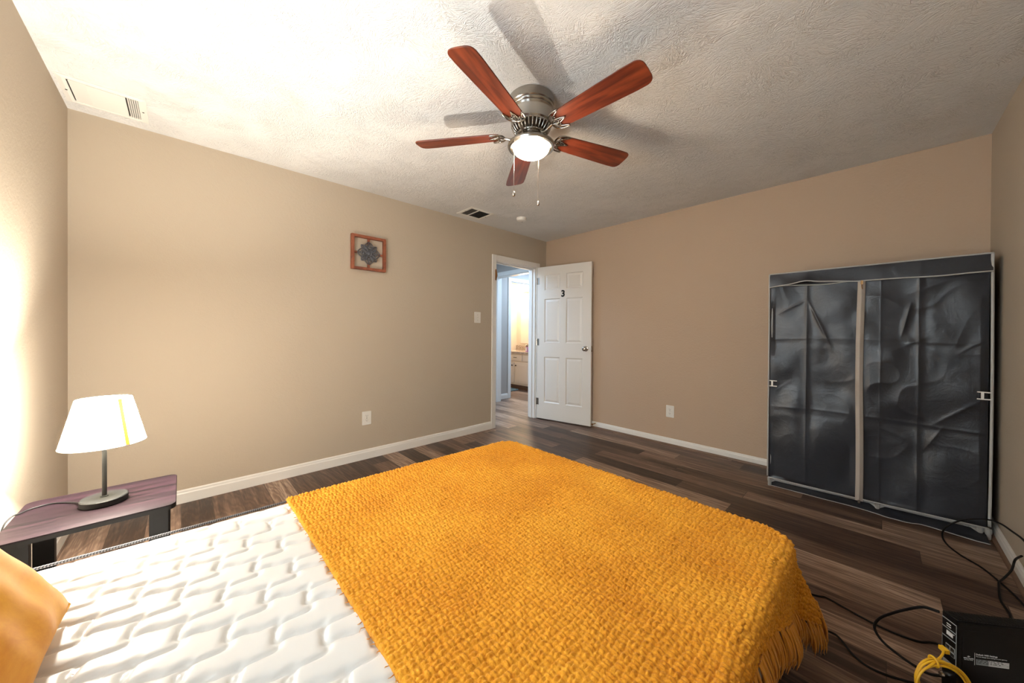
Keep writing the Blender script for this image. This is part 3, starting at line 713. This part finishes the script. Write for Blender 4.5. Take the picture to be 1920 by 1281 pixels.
if Nn[nB//3, nA//2, 2] < 0: Nn = -Nn
# chunky basket weave: yarns of pitch p going over and under
p = .0215
warpx = .0030*np.sin(Bg*31+Ag*9)+.0025*np.sin(Ag*23); warpy = .003*np.sin(Bg*19)+.0025*np.sin(Ag*37+Bg*11)
a_ = (Ag+warpx)/p; b_ = (Bg+warpy)/p
ia, ib = np.floor(a_), np.floor(b_); fa, fb = a_-ia-.5, b_-ib-.5
over_ = ((ia+ib) % 2) == 0
crown = lambda across, alongv: np.sqrt(np.clip(1-(across*1.9)**2, 0, 1))*(.30+.70*np.cos(PI*alongv*.93))
pair = lambda f: (np.abs(f)*2-.5)                    # two plies in each yarn
hA = crown(pair(fb), fa)*1.0; hB = crown(pair(fa), fb)*.93
jit = rng.normal(0, 1, (int(a_.max())+3, int(b_.max())+3))
hj = jit[np.clip(ia.astype(int), 0, jit.shape[0]-1), np.clip(ib.astype(int), 0, jit.shape[1]-1)]
hgt = np.where(over_, hA, hB)*(1+.13*hj)
Sf = Sf+Nn*(.0095*hgt+.0008*rng.normal(0, 1, hgt.shape))[..., None]
# rolled rim around the cloth
def rim(a, inward, down): 
    e1 = a.copy(); e1[:, 2] -= down*.6; e1 -= inward*.000; e2 = a.copy(); e2[:, 2] -= down; e2 += inward*.004; return e1, e2
head_in = np.array([1., 0, 0])
h1, h2 = rim(Sf[0], head_in, .024)
Sf2 = np.concatenate([h2[None], h1[None], Sf], 0)
blk_loc = np.array([.95, .95, ZM])
blanket = tag(grid_obj('blanket', Sf2-blk_loc, M['yarn']), 'mustard yellow woven throw blanket with fringe covering the bed foot', 'blanket')
blanket.location = blk_loc
# fringe tassels along the hanging right edge and round the corner
edge_r = Sf[:, -1]                                    # right hang bottom edge, from head to foot
edge_f = Sf[-1, :]                                    # foot hang bottom edge
def tassel(base, outdir, L, wide, k):
    mb = MB(); tang = Vector((-outdir.y, outdir.x, 0)).normalized(); nst = 9
    rr = random.Random(k*7+1)
    for i in range(nst):
        s = (i/(nst-1)-.5)*2
        p0 = base+tang*s*wide*.30; spread = s*.006+rr.uniform(-.009, .009); LL = L*rr.uniform(.72, 1.05)
        o_ = rr.uniform(-.004, .014)
        pts = []
        for q in range(6):
            t = q/5
            pt = p0+tang*spread*t*t+outdir*(o_+.010)*math.sin(t*2.2)+Vector((0, 0, -LL*t))+tang*.002*math.sin(t*7+i)
            if pt.z < .004: pt = Vector((pt.x, pt.y, .004))+outdir*(LL*t)*.25
            pts.append(pt)
        mb.tube(pts, [.0026, .0027, .0026, .0024, .0021, .0010], 5)
    return mb
cnt = 0
cand = []
acc = 0; last = edge_r[0]
for i in range(1, len(edge_r)):
    acc += np.linalg.norm(edge_r[i]-last); last = edge_r[i]
    if edge_r[i][0] > .80 and acc > .026: cand.append((i, 'r')); acc = 0
acc = 0; last = edge_f[-1]
for j in range(len(edge_f)-2, 0, -1):
    acc += np.linalg.norm(edge_f[j]-last); last = edge_f[j]
    if edge_f[j][1] > .55: break
    if acc > .028: cand.append((j, 'f')); acc = 0
for k, (i, w) in enumerate(cand):
    P_ = edge_r[i] if w == 'r' else edge_f[i]
    base = Vector(P_)+Vector((0, 0, .004))
    cdir = Vector((max(P_[0]-xc, 0), min(P_[1]-yc_r, 0), 0)) if w == 'r' else Vector((max(P_[0]-xc, 0), min(P_[1]-yc_r, 0) if P_[1] < yc_r else 0, 0))
    if cdir.length < 1e-6: cdir = Vector((0, -1, 0))
    cdir.normalize()
    o = tassel(base, cdir, .105, .020, k).xf(Matrix.Translation(-Vector(blk_loc))).build('tassel', M['fringe'], blanket, smooth=True)
# short loose yarn ends along the head edge
ye = MB()
for k in range(46):
    y = .30+1.36*k/45+random.uniform(-.01, .01); L = random.uniform(.004, .016)
    ye.tube([(X0b+.003, y, ZM-.001), (X0b-L*.6, y+random.uniform(-.006, .006), ZM+.001), (X0b-L, y+random.uniform(-.01, .01), ZM-.002)], [.0012, .0009, .0003], 5)
o = ye.xf(Matrix.Translation(-Vector(blk_loc))).build('yarn_ends', M['fringe'], blanket); o['kind'] = 'stuff'

# pillow leaning on the head wall
pw = .44
nP = 60
q = np.linspace(-1, 1, nP); PU, PV = np.meshgrid(q, q, indexing='ij')
def pillow(sgn):
    pin = 1-.055*(1-PU**2)*0; 
    ex = PU*(1-.06*(1-np.abs(PV)**2)*0-.05*np.cos(PV*PI/2)*np.abs(PU)**6); ey = PV*(1-.05*np.cos(PU*PI/2)*np.abs(PV)**6)
    th = (np.clip(1-PU**2, 0, 1)**.42)*(np.clip(1-PV**2, 0, 1)**.42)
    wr = .004*np.sin(PU*9+PV*5)*np.sin(PV*7-PU*3)*th
    return np.stack([ex*pw/2, ey*pw/2, sgn*(th*.062+wr)], -1)
Vv = Vector((-.56, .03, .83)).normalized(); Uu = Vector((-.02, -1, 0)).normalized(); Nn_ = Uu.cross(Vv).normalized(); Vv = Nn_.cross(Uu)
T0 = Vector((-.205, 1.395, .472)); cen = T0+Uu*pw/2+Vv*pw/2
pm = Matrix(((Uu.x, Vv.x, Nn_.x), (Uu.y, Vv.y, Nn_.y), (Uu.z, Vv.z, Nn_.z)))
pil = thing('pillow', cen, 'mustard velvet pillow leaning at the head of the bed', 'pillow')
pil.rotation_euler = pm.to_euler()
Pf = np.concatenate([pillow(1), pillow(-1)[::-1]], 0)
grid_obj('pillow_cover', Pf, M['velvet'], pil)
MB().tube([(x*pw/2*1.003, y*pw/2*1.003, 0) for x, y in [(s*(1-.05*math.cos(t_*PI/2)), t_) for s, rng_ in ((1, np.linspace(-1, 1, 20)),) for t_ in rng_]+[(t_, 1-.05*math.cos(t_*PI/2)) for t_ in np.linspace(1, -1, 20)[1:]]+[(-(1-.05*math.cos(t_*PI/2)), t_) for t_ in np.linspace(1, -1, 20)[1:]]+[(t_, -(1-.05*math.cos(t_*PI/2))) for t_ in np.linspace(-1, 1, 20)[1:-1]]], .0035, 7, closed=True).build('pillow_piping', M['velvet'], pil, smooth=True)

# ------------------------------------------------------------------ wardrobe
Fa = np.array([3.294, .587]); Fb = np.array([3.353, -.436]); WW = float(np.hypot(*(Fb-Fa))); wang = math.atan2(Fb[1]-Fa[1], Fb[0]-Fa[0])
WD = .345
wd = thing('fabric_wardrobe', (Fa[0], Fa[1], 0), 'large dark slate fabric wardrobe with pale central zipper', 'wardrobe', wang)
ZB = .062; ZT = 1.622; ZV = 1.528
ns = lambda x, y, z=0.: noise.noise(Vector((x, y, z)))
def wrinkle(x, z):
    u = x/WW; h = 0.
    for c_, s_ in ((.212, 1), (.735, 1)):
        d = (u-c_); h += .005*math.exp(-abs(d)/.010)-.002*math.exp(-((d-.03)/.02)**2)
    for c_ in (.575,): h += .0025*math.exp(-abs(u-c_)/.006)
    for c_ in (1.125, .612): h += .003*math.exp(-abs(z-c_-.012*math.sin(u*5))/.008)-.0015*math.exp(-((z-c_+.03)/.02)**2)
    # diagonal pull folds radiating from the crossings
    n1 = ns(x*2.3+z*1.5, z*2.1-x*1.7, 1.7); h += .030*n1+.010*ns(x*6+z*3, z*5-x*5, 12.)
    rn = 1-abs(ns(x*3.2+z*2.4, z*4.4-x*2.6, 4.1))*2.4; h += .0055*max(rn, 0)**4*max(0, .5+1.5*ns(x*2, z*2, 8.))
    h += .0012*ns(x*11+z*4, z*16-x*7, 3.3)*max(0, ns(x*2.5, z*2.5, 6.)+.3)
    # two long sharp pleats seen near the upper left and upper right
    for (x0, z0, x1, z1, a, w) in ((.22, 1.42, .36, 1.05, .010, .010), (.05, 1.32, .22, 1.42, .006, .006), (.72, 1.37, .68, 1.15, .012, .012), (.70, 1.42, .95, 1.53, .009, .02), (.62, 1.05, .80, 1.16, .008, .02), (.80, .60, 1.0, .80, .010, .022), (.78, .45, .86, .62, .008, .016), (.90, 1.05, 1.0, 1.14, .006, .008)):
        dx, dz = x1-x0, z1-z0; L2 = dx*dx+dz*dz; t = max(0, min(1, ((x-x0)*dx+(z-z0)*dz)/L2)); dd = math.hypot(x-x0-t*dx, z-z0-t*dz)
        h += a*math.exp(-dd/w)*math.sin(PI*min(1, max(.05, t*.9+.05)))
    return h
def cloth_panel(name, x0, x1, z0, z1, y0=0., par=None, nx=130, nz=240, amp=1., pin=.03, fn=wrinkle):
    xs = np.linspace(x0, x1, nx); zs = np.linspace(z0, z1, nz); V = np.zeros((nx, nz, 3))
    for i, x in enumerate(xs):
        for j, z in enumerate(zs):
            e = min((x-x0), (x1-x), (z-z0)*1.4, (z1-z)*1.4)/pin; e = min(1, max(0, e))
            V[i, j] = (x, y0-amp*fn(x, z)*(.25+.75*e), z)
    return grid_obj(name, V, M['nylon'], par or wd)
zx0, zx1 = .466*WW, .502*WW
pl_ = cloth_panel('left_door_panel', .004, zx0+.004, ZB, ZV+.012, .0)
cloth_panel('right_door_panel', zx1-.004, WW-.008, ZB, ZV+.012, .0)
# zipper tape with wavy course
zt_ = MB()
def zc(z): return (zx0+zx1)/2+.004*math.sin(z*4.2+.6)-.004*(1.5-z)*.2
N_ = 60
for x_off, w in ((-.0125, .008), (.0055, .008), (-.0035, .007)):
    pass
vsz = []; fsz = []
prof_z = [(-.019, -.004), (-.0165, -.012), (-.004, -.011), (-.0025, -.0155), (.0025, -.0155), (.004, -.011), (.0165, -.012), (.019, -.004)]
for k in range(N_+1):
    z = .048+(ZV-.048)*k/N_
    for x, y in prof_z: vsz.append((zc(z)+x, y-.006-.6*max(0, wrinkle(zc(z), z)), z))
nn = len(prof_z)
for k in range(N_):
    for j in range(nn-1): fsz.append((k*nn+j, k*nn+j+1, (k+1)*nn+j+1, (k+1)*nn+j))
MB().add(vsz, fsz).build('zipper', M['zip'], wd, smooth=True)
MB().box(zc(1.52)-.006, -.040, 1.50, zc(1.52)+.006, -.028, 1.525).tube([(zc(1.5), -.038, 1.50), (zc(1.5), -.044, 1.485), (zc(1.5)+.003, -.040, 1.468)], .003, 6).build('zipper_pull', M['brass'], wd)
MB().box(zc(.05)-.006, -.026, .035, zc(.05)+.006, -.014, .055).build('zipper_pull', M['chrome'], wd)
# valance
def val_z(x): # lower hem line, lifts in the left half
    u = x/WW; return 1.520+.018*math.sin(PI*min(1, max(0, u/.45)))+.010*u+.012*math.exp(-((u-.20)/.05)**2)-.006*math.exp(-((u-.8)/.1)**2)
nx, nz = 130, 24; V = np.zeros((nx, nz, 3))
for i in range(nx):
    x = WW*i/(nx-1); zb2 = val_z(x)
    for j in range(nz):
        t = j/(nz-1); z = zb2+(ZT+.012*x/WW-zb2)*t
        V[i, j] = (x, -.012-.010*(1-t)-.45*wrinkle(x, z)*math.sin(PI*t)**.5-(1-t)*.010*math.sin(PI*min(1, x/(.45*WW)))*(x < .45*WW), z)
grid_obj('valance', V, M['nylon'], wd)
# top and sides
nx, ny = 40, 14; V = np.zeros((nx, ny, 3))
for i in range(nx):
    for j in range(ny):
        x = WW*i/(nx-1); y = -.010+(WD+.010)*j/(ny-1); V[i, j] = (x, y, ZT+.012*x/WW-.012*math.sin(PI*i/(nx-1))*math.sin(PI*j/(ny-1)))
grid_obj('top_panel', V, M['nylon'], wd)
def side(x, sg):
    ny, nz = 30, 80; V = np.zeros((ny, nz, 3))
    for i in range(ny):
        for j in range(nz):
            y = WD*i/(ny-1); z = ZB+(ZT-ZB)*j/(nz-1); e = math.sin(PI*i/(ny-1))
            V[i, j] = (x+sg*.006*e*ns(y*6, z*3, x*5+2), y, z)
    return grid_obj('side_panel', V, M['nylon'], wd)
side(.001, -1); side(WW-.001, 1)
V = np.zeros((2, 2, 3)); V[0, 0] = (0, WD, ZB); V[1, 0] = (WW, WD, ZB); V[0, 1] = (0, WD, ZT); V[1, 1] = (WW, WD, ZT+.012); grid_obj('back_panel', V, M['nylon'], wd)
# binding lines
def bind(name, pts, r=.0048): return MB().tube(smooth_path(pts, 4), r, 8).build(name, M['piping'], wd, smooth=True)
bind('top_binding', [(x, -.014, ZT+.012*x/WW) for x in np.linspace(-.002, WW+.002, 12)])
bind('valance_binding', [(x, -.024-.45*.0-(.010*math.sin(PI*min(1, x/(.45*WW))) if x < .45*WW else 0), val_z(x)) for x in np.linspace(-.002, WW, 40)], .0042)
bind('panel_binding', [(x, -.012, 1.528+.010*(x/WW)-.012*math.exp(-((x/WW-.3)/.12)**2)) for x in np.linspace(.02, WW-.12, 26)], .0036)
for x in (.0, WW): bind('side_binding', [(x+(-.002 if x == 0 else .003*math.sin(z*2.2)), -.012, z) for z in np.linspace(.075, ZT+(.012 if x else 0), 12)], .0052 if x == 0 else .0065)
bind('bottom_binding', [(x, -.012, ZB+.002-.004*math.sin(x*3)) for x in np.linspace(0, WW, 16)], .0042)
# tube frame with feet
fr = MB()
fr.tube([(.012, .014, .046), (WW-.012, .014, .046)], .0085, 12).tube([(.012, WD-.014, .046), (WW-.012, WD-.014, .046)], .0085, 12)
for x in (.012, WW*.5, WW-.012):
    fr.tube([(x, .014, .046), (x, WD-.014, .046)], .0080, 12)
for x in (.012, WW-.012):
    for y in (.014, WD-.014): fr.tube([(x, y, .04), (x, y, ZT-.012)], .008, 10)
fr.build('tube_frame', M['tube'], wd, smooth=True, auto=60)
def foot(x, y, brace):
    f = MB().tube([(x, y, 0), (x, y, .046)], .0115, 14)
    for s in brace:
        f.add([(x, y-.004, .020), (x, y+.004, .020), (x+s*.038, y-.004, .046), (x+s*.038, y+.004, .046), (x, y-.004, .050), (x, y+.004, .050)], [(0, 2, 4), (1, 5, 3), (0, 1, 3, 2), (2, 3, 5, 4)])
    f.lathe([(.014, .034), (.014, .060)], 14, (x, y, 0))
    return f.build('foot', M['tube'], wd, smooth=True, auto=40)
foot(.010, .0, (1,)); foot(WW*.570, .0, (-1, 1)); foot(WW-.030, .0, (-1,)); foot(WW-.002, -.004, ())
for x in (.012, WW*.57, WW-.012): foot(x, WD-.014, ())
# H-shaped ties
for x, z, w in ((.003, .790, 1), (WW-.052, .820, 1)):
    MB().box(x, -.032, z+.017, x+.040*1.2, -.026, z+.023).box(x, -.032, z-.023, x+.048, -.026, z-.017).box(x+.014, -.033, z-.017, x+.024, -.025, z+.017).build('strap_clip', M['trim'], wd)
# floor flap hanging out in front of the base
nx, ny = 90, 16; V = np.zeros((nx, ny, 3))
def flap_front(u):
    pts = [(0, .012), (.18, .020), (.30, .030), (.45, .034), (.55, .055), (.60, .075), (.70, .080), (.74, .055), (.78, .055), (.86, .075), (.96, .098), (1, .098)]
    for (a0, b0), (a1, b1) in zip(pts, pts[1:]):
        if u <= a1: return b0+(b1-b0)*(u-a0)/(a1-a0)
    return pts[-1][1]
for i in range(nx):
    u = i/(nx-1); f_ = flap_front(u)
    for j in range(ny):
        t = j/(ny-1); y = .03+(-f_-.03)*t; z = .040*(1-t)**1.6+.0035+.004*abs(ns(u*22, t*3, 3))*(1-t*.7)
        V[i, j] = (.02+(WW-.03)*u, y, z)
grid_obj('floor_flap', V, M['nylon'], wd)
MB().tube(smooth_path([(.02+(WW-.03)*u, -flap_front(u), .0055) for u in np.linspace(0, 1, 36)], 3), .0026, 6).build('flap_binding', M['piping'], wd, smooth=True)
# back strap end poking out toward the wall
MB().box(WW+.004, .05, 1.205, WW+.014, .075, 1.212).build('strap_end', M['piping'], wd)

# ------------------------------------------------------------------ router
rt = thing('router', (1.700, -.168, 0), 'tall black internet router with ports and a white label', 'router', math.atan2(-.796, .605))
RW, RDp, RHt = .235, .047, .30   # local x along big face, local y away from the camera
body = MB().prism([(x, y) for x, y in rrect(0, 0, RW, RDp, .006, 4)], .006, RHt-.003, .0)
body.prism(rrect(.004, .004, RW-.004, RDp-.004, .005, 4), RHt-.003, RHt, .001)
body.build('router_body', M['blackp'], rt, smooth=True, auto=35)
MB().box(.02, .004, 0, RW-.02, RDp-.004, .006).build('router_foot', M['blackp'], rt)
g = MB()
for k in range(30): x = .012+k*.0073; g.box(x, .008, RHt+.0002, x+.0036, RDp-.008, RHt+.0016)
g.build('top_grill', M['table_leg'], rt)
g = MB().prism(rrect(.012, .0, RW-.010, .265, .010), 0, .0014, .0005)
g.xf(Matrix.Translation((0, 0, .012)) @ Matrix.Rotation(PI/2, 4, 'X')).build('raised_cover', M['blackp'], rt)
# printed label on the broad face
fy = -.0020
def face_box(name, x0, z0, x1, z1, m, y=fy, par=None): return MB().box(x0, y-.0003, z0, x1, y, z1).build(name, m, par or rt)
lb = face_box('label', .0415, .1765, .0425, .2135, M['white_p'])
MB().box(.0455, fy-.0003, .1785, .0760, fy, .1955).build('label_table', M['grey_p'], rt)
MB().box(.0765, fy-.0003, .1785, .1270, fy, .1955).build('label_table', M['white_p'], rt)
g = MB()
for z in (.1955, .1912, .1870, .1828): g.box(.0455, fy-.0006, z-.0003, .1270, fy-.0003, z+.0003)
for z in (.1934, .1892, .1850):
    x = .048
    while x < .110:
        w = random.uniform(.002, .006); g.box(x, fy-.0006, z-.0006, x+w, fy-.0003, z+.0006); x += w+random.uniform(.001, .006)
g.build('label_rows', M['dark'], rt)
RX = Matrix.Rotation(PI/2, 4, 'X')
text_mesh('label_text', 'Default WiFi Settings', .0062, M['white_p'], rt, Matrix.Translation((.0450, fy-.0002, .2090)) @ RX, .0002, .0001, 'LEFT')
text_mesh('label_text', 'You can change these settings on your gateway', .0040, M['white_p'], rt, Matrix.Translation((.0450, fy-.0002, .2030)) @ RX, .0002, .0, 'LEFT')
text_mesh('label_text', 'Wi-Fi Capable', .0044, M['white_p'], rt, Matrix.Translation((.0270, fy-.0002, .1945)) @ RX, .0002, .0001)
text_mesh('label_text', 'See User Guide', .0036, M['white_p'], rt, Matrix.Translation((.0270, fy-.0002, .1900)) @ RX, .0002, .0)
g = MB(); g.prism([(.0270+.0042*math.cos(q), .2000+.0022*math.sin(q)) for q in np.linspace(0, 2*PI, 4, endpoint=False)], 0, .0003).xf(Matrix.Translation((0, fy, 0)) @ RX).build('label_emblem', M['white_p'], rt)
# port strip on the narrow face (local x = 0 plane, y 0..RDp)
def nbox(mb, y0, z0, y1, z1, d=.0008): return mb.box(-d, y0, z0, .001, y1, z1)
g = MB()
for z in (.2835, .2572, .2292): nbox(g, .003, z-.0012, .043, z+.0012)
nbox(g, .003, .14, .0036, .282); nbox(g, .0425, .14, .0430, .226)
g.build('port_strip_lines', M['grey_p'], rt)
g = MB()
for z in (.272, .265): nbox(g, .018, z-.0012, .030, z+.0012)
nbox(g, .012, .238, .030, .248); nbox(g, .008, .249, .030, .2505)
g.build('port_markings', M['white_p'], rt)
for y0, z0 in ((.006, .196), (.019, .196), (.006, .180), (.019, .180)):
    g = MB(); nbox(g, y0, z0, y0+.0125, z0+.0135, .0012); po = g.build('ethernet_port', M['grey_p'], rt)
    g = MB(); nbox(g, y0+.0012, z0+.0012, y0+.0113, z0+.0112, .0016); g.build('port_opening', M['dark'], po)
g = MB(); nbox(g, .010, .140, .040, .158); g.build('port_label', M['grey_p'], rt)
MB().lathe([(0, -.016), (.006, -.016), (.0075, -.010), (.0075, 0)], 14, (0, .030, .110), axis='x').build('power_socket', M['chrome'], rt)
def cable(name, pts, r, m, lab, k=8, cat='cable', grp=None):
    return tag(MB().tube(smooth_path(pts, k), r, 10).build(name, m, smooth=True), lab, cat, grp)
R_ = .0036
cable('power_cable', [(2.60, YR+.02, .235), (2.78, -.458, .232), (2.93, -.446, .215), (3.05, -.430, .20), (3.14, -.400, .175), (3.215, -.335, .12), (3.225, -.283, .065), (3.185, -.256, .022), (3.095, -.262, .0045), (2.989, -.300, .004), (2.903, -.358, .004), (2.80, -.395, .004), (2.668, -.430, .004), (2.5, -.445, .004)], .0042, M['black'], 'black cable looping out in front of the wardrobe foot')
cable('coaxial_cable', [(2.78, -.452, .16), (2.87, -.449, .10), (2.852, -.437, .055), (2.818, -.410, .016), (2.775, -.393, .013), (2.749, -.388, .012), (2.608, -.373, .005), (2.476, -.379, .005), (2.30, -.345, .005), (2.15, -.30, .005)], .0042, M['black'], 'black cable dropping down the right wall behind the router')
cable('coaxial_cable', [(1.747, -.136, .285), (1.765, -.105, .272), (1.790, -.075, .235), (1.828, -.040, .18), (1.852, -.006, .125), (1.846, .005, .088), (1.832, -.016, .06), (1.808, -.060, .05), (1.775, -.098, .058), (1.745, -.118, .075), (1.722, -.140, .100)], .0042, M['black'], 'thick black cable arching from the router top to its socket')
cable('ethernet_cable', [(1.96, .42, .004), (2.01, .28, .004), (2.049, .181, .004), (2.062, .152, .004), (2.040, .083, .004), (2.017, .005, .004), (2.014, -.066, .004), (2.028, -.113, .004), (2.054, -.141, .004), (2.059, -.167, .004), (2.02, -.25, .004)], R_, M['black'], 'thin black cable from the blanket corner to behind the router')
cable('power_cable', [(1.60, .40, .004), (1.80, .30, .004), (1.830, .223, .004), (1.828, .165, .004), (1.837, .119, .004), (1.824, .096, .004), (1.766, .057, .004), (1.741, .016, .004), (1.748, -.034, .004), (1.764, -.071, .004), (1.765, -.10, .004), (1.68, -.17, .004), (1.55, -.22, .004)], R_, M['black'], 'black cable emerging below the hanging blanket tassels')
# yellow ethernet coil hung from the ports
lat = Vector((.726, -.688, 0)); upv = Vector((.10, .10, .98)).normalized(); tow = Vector((-.69, -.72, 0))
cc = Vector((1.655-.022, -.150+.021, .120)); pts = []
port = Vector((1.712, -.146, .190))
pts += [port+Vector((.012, .010, -.002)), port+Vector((-.012, .004, .004)), port+Vector((-.045, .012, .0))]
turns = 4.6
for k in range(int(turns*20)):
    a = PI*.62+2*PI*k/20
    wob = .005*math.sin(k*.37); rx = .056+.0042*math.sin(k*.21+1)+wob; rz = .066+.004*math.cos(k*.17)
    pts.append(cc+lat*(rx*math.cos(a)*1.35+.012)+upv*(rz*math.sin(a))-lat*.014*math.sin(a)+tow*(.012-.022*k/(turns*20)))
coil = thing('ethernet_coil', (1.655, -.150, 0), 'coiled yellow ethernet cable plugged into the black router', 'cable')
offm = Matrix.Translation((-1.655, .150, 0))
MB().tube(smooth_path(pts, 3), .0029, 8).xf(offm).build('cable_loops', M['cat6'], coil, smooth=True)
tp = cc+lat*(-.005)+upv*.067
MB().tube([tp+lat*0+upv*(.012*math.cos(q))+tow*(.012*math.sin(q)) for q in np.linspace(0, 2*PI, 14, endpoint=False)], .003, 8, closed=True).xf(offm).build('cable_tie', M['cat6'], coil, smooth=True)
MB().box(-.008, -.006, -.006, .014, .006, .006).xf(offm @ Matrix.Translation(port) @ Matrix.Rotation(.65, 4, 'Z')).build('plug', M['cat6'], coil, bevel=.001)

# ------------------------------------------------------------------ lights
def light(name, typ, loc, energy, col, **kw):
    d = bpy.data.lights.new(name, typ); d.energy = energy; d.color = col
    for k, v in kw.items(): setattr(d, k, v)
    o = bpy.data.objects.new(name, d); COL.objects.link(o); o.location = loc; return o
light('lamp_light', 'POINT', (LX, LY, LZ+.335), 115.0, (1, .935, .83), shadow_soft_size=.022)
light('fan_light', 'POINT', (FX, FY, H-.335), 17.0, (1, .80, .58), shadow_soft_size=.05)
# daylight through the added, unseen bed-head window
o = light('added_window_daylight', 'AREA', (XL-.16, (WY0+WY1)/2, (WZ0+WZ1)/2), 30.0, (.80, .93, 1), shape='RECTANGLE', size=WY1-WY0, size_y=WZ1-WZ0)
o.rotation_euler = (0, -PI/2, 0)
light('bath_light', 'POINT', (5.30, 5.25, 1.95), 24., (1, .78, .52), shadow_soft_size=.08)
o = light('hall_daylight', 'AREA', (2.4, 3.95, 2.35), 30., (.50, .72, 1), shape='RECTANGLE', size=.9, size_y=.8)
o = light('hall_daylight', 'AREA', (4.7, 3.9, 2.35), 26., (.50, .72, 1), shape='RECTANGLE', size=.8, size_y=.6)

w = bpy.data.worlds.new('sky'); SC.world = w; w.use_nodes = True
bg = w.node_tree.nodes['Background']; bg.inputs[0].default_value = (.62, .80, 1, 1); bg.inputs[1].default_value = .9

# ------------------------------------------------------------------ camera
f_px, pitch_, roll_ = 654.02168, -.005847503573667755, -.006460241454371162
A0, A1 = .72599272, .68770239
cp, sp2 = math.cos(pitch_), math.sin(pitch_); cr, sr = math.cos(roll_), math.sin(roll_)
Rm = Matrix(((cr, -sr, 0), (sr, cr, 0), (0, 0, 1))) @ Matrix(((1, 0, 0), (0, cp, -sp2), (0, sp2, cp)))
# rows of Rm are camera axes in (lateral, up, depth)
def to_world(v): return Vector((v[0]*A0+v[2]*A1, -v[0]*A1+v[2]*A0, v[1]))
ax = [to_world(Rm[i]) for i in range(3)]
cam = bpy.data.cameras.new('camera'); co = bpy.data.objects.new('camera', cam); COL.objects.link(co)
mw = Matrix(((ax[0].x, ax[1].x, -ax[2].x, 0), (ax[0].y, ax[1].y, -ax[2].y, 0), (ax[0].z, ax[1].z, -ax[2].z, 1.16246), (0, 0, 0, 1)))
co.matrix_world = mw
cam.sensor_width = 36; cam.lens = 36*f_px/1920; cam.shift_y = -(640.5-627.93453)/1920; cam.clip_start = .02
SC.camera = co
SC.view_settings.view_transform = 'Standard'; SC.view_settings.look = 'None'; SC.view_settings.gamma = 1; SC.view_settings.exposure = 0.65
SC.view_settings.use_curve_mapping = False
SC.cycles.max_bounces = 10; SC.cycles.diffuse_bounces = 6
SC.cycles.sample_clamp_indirect = 6
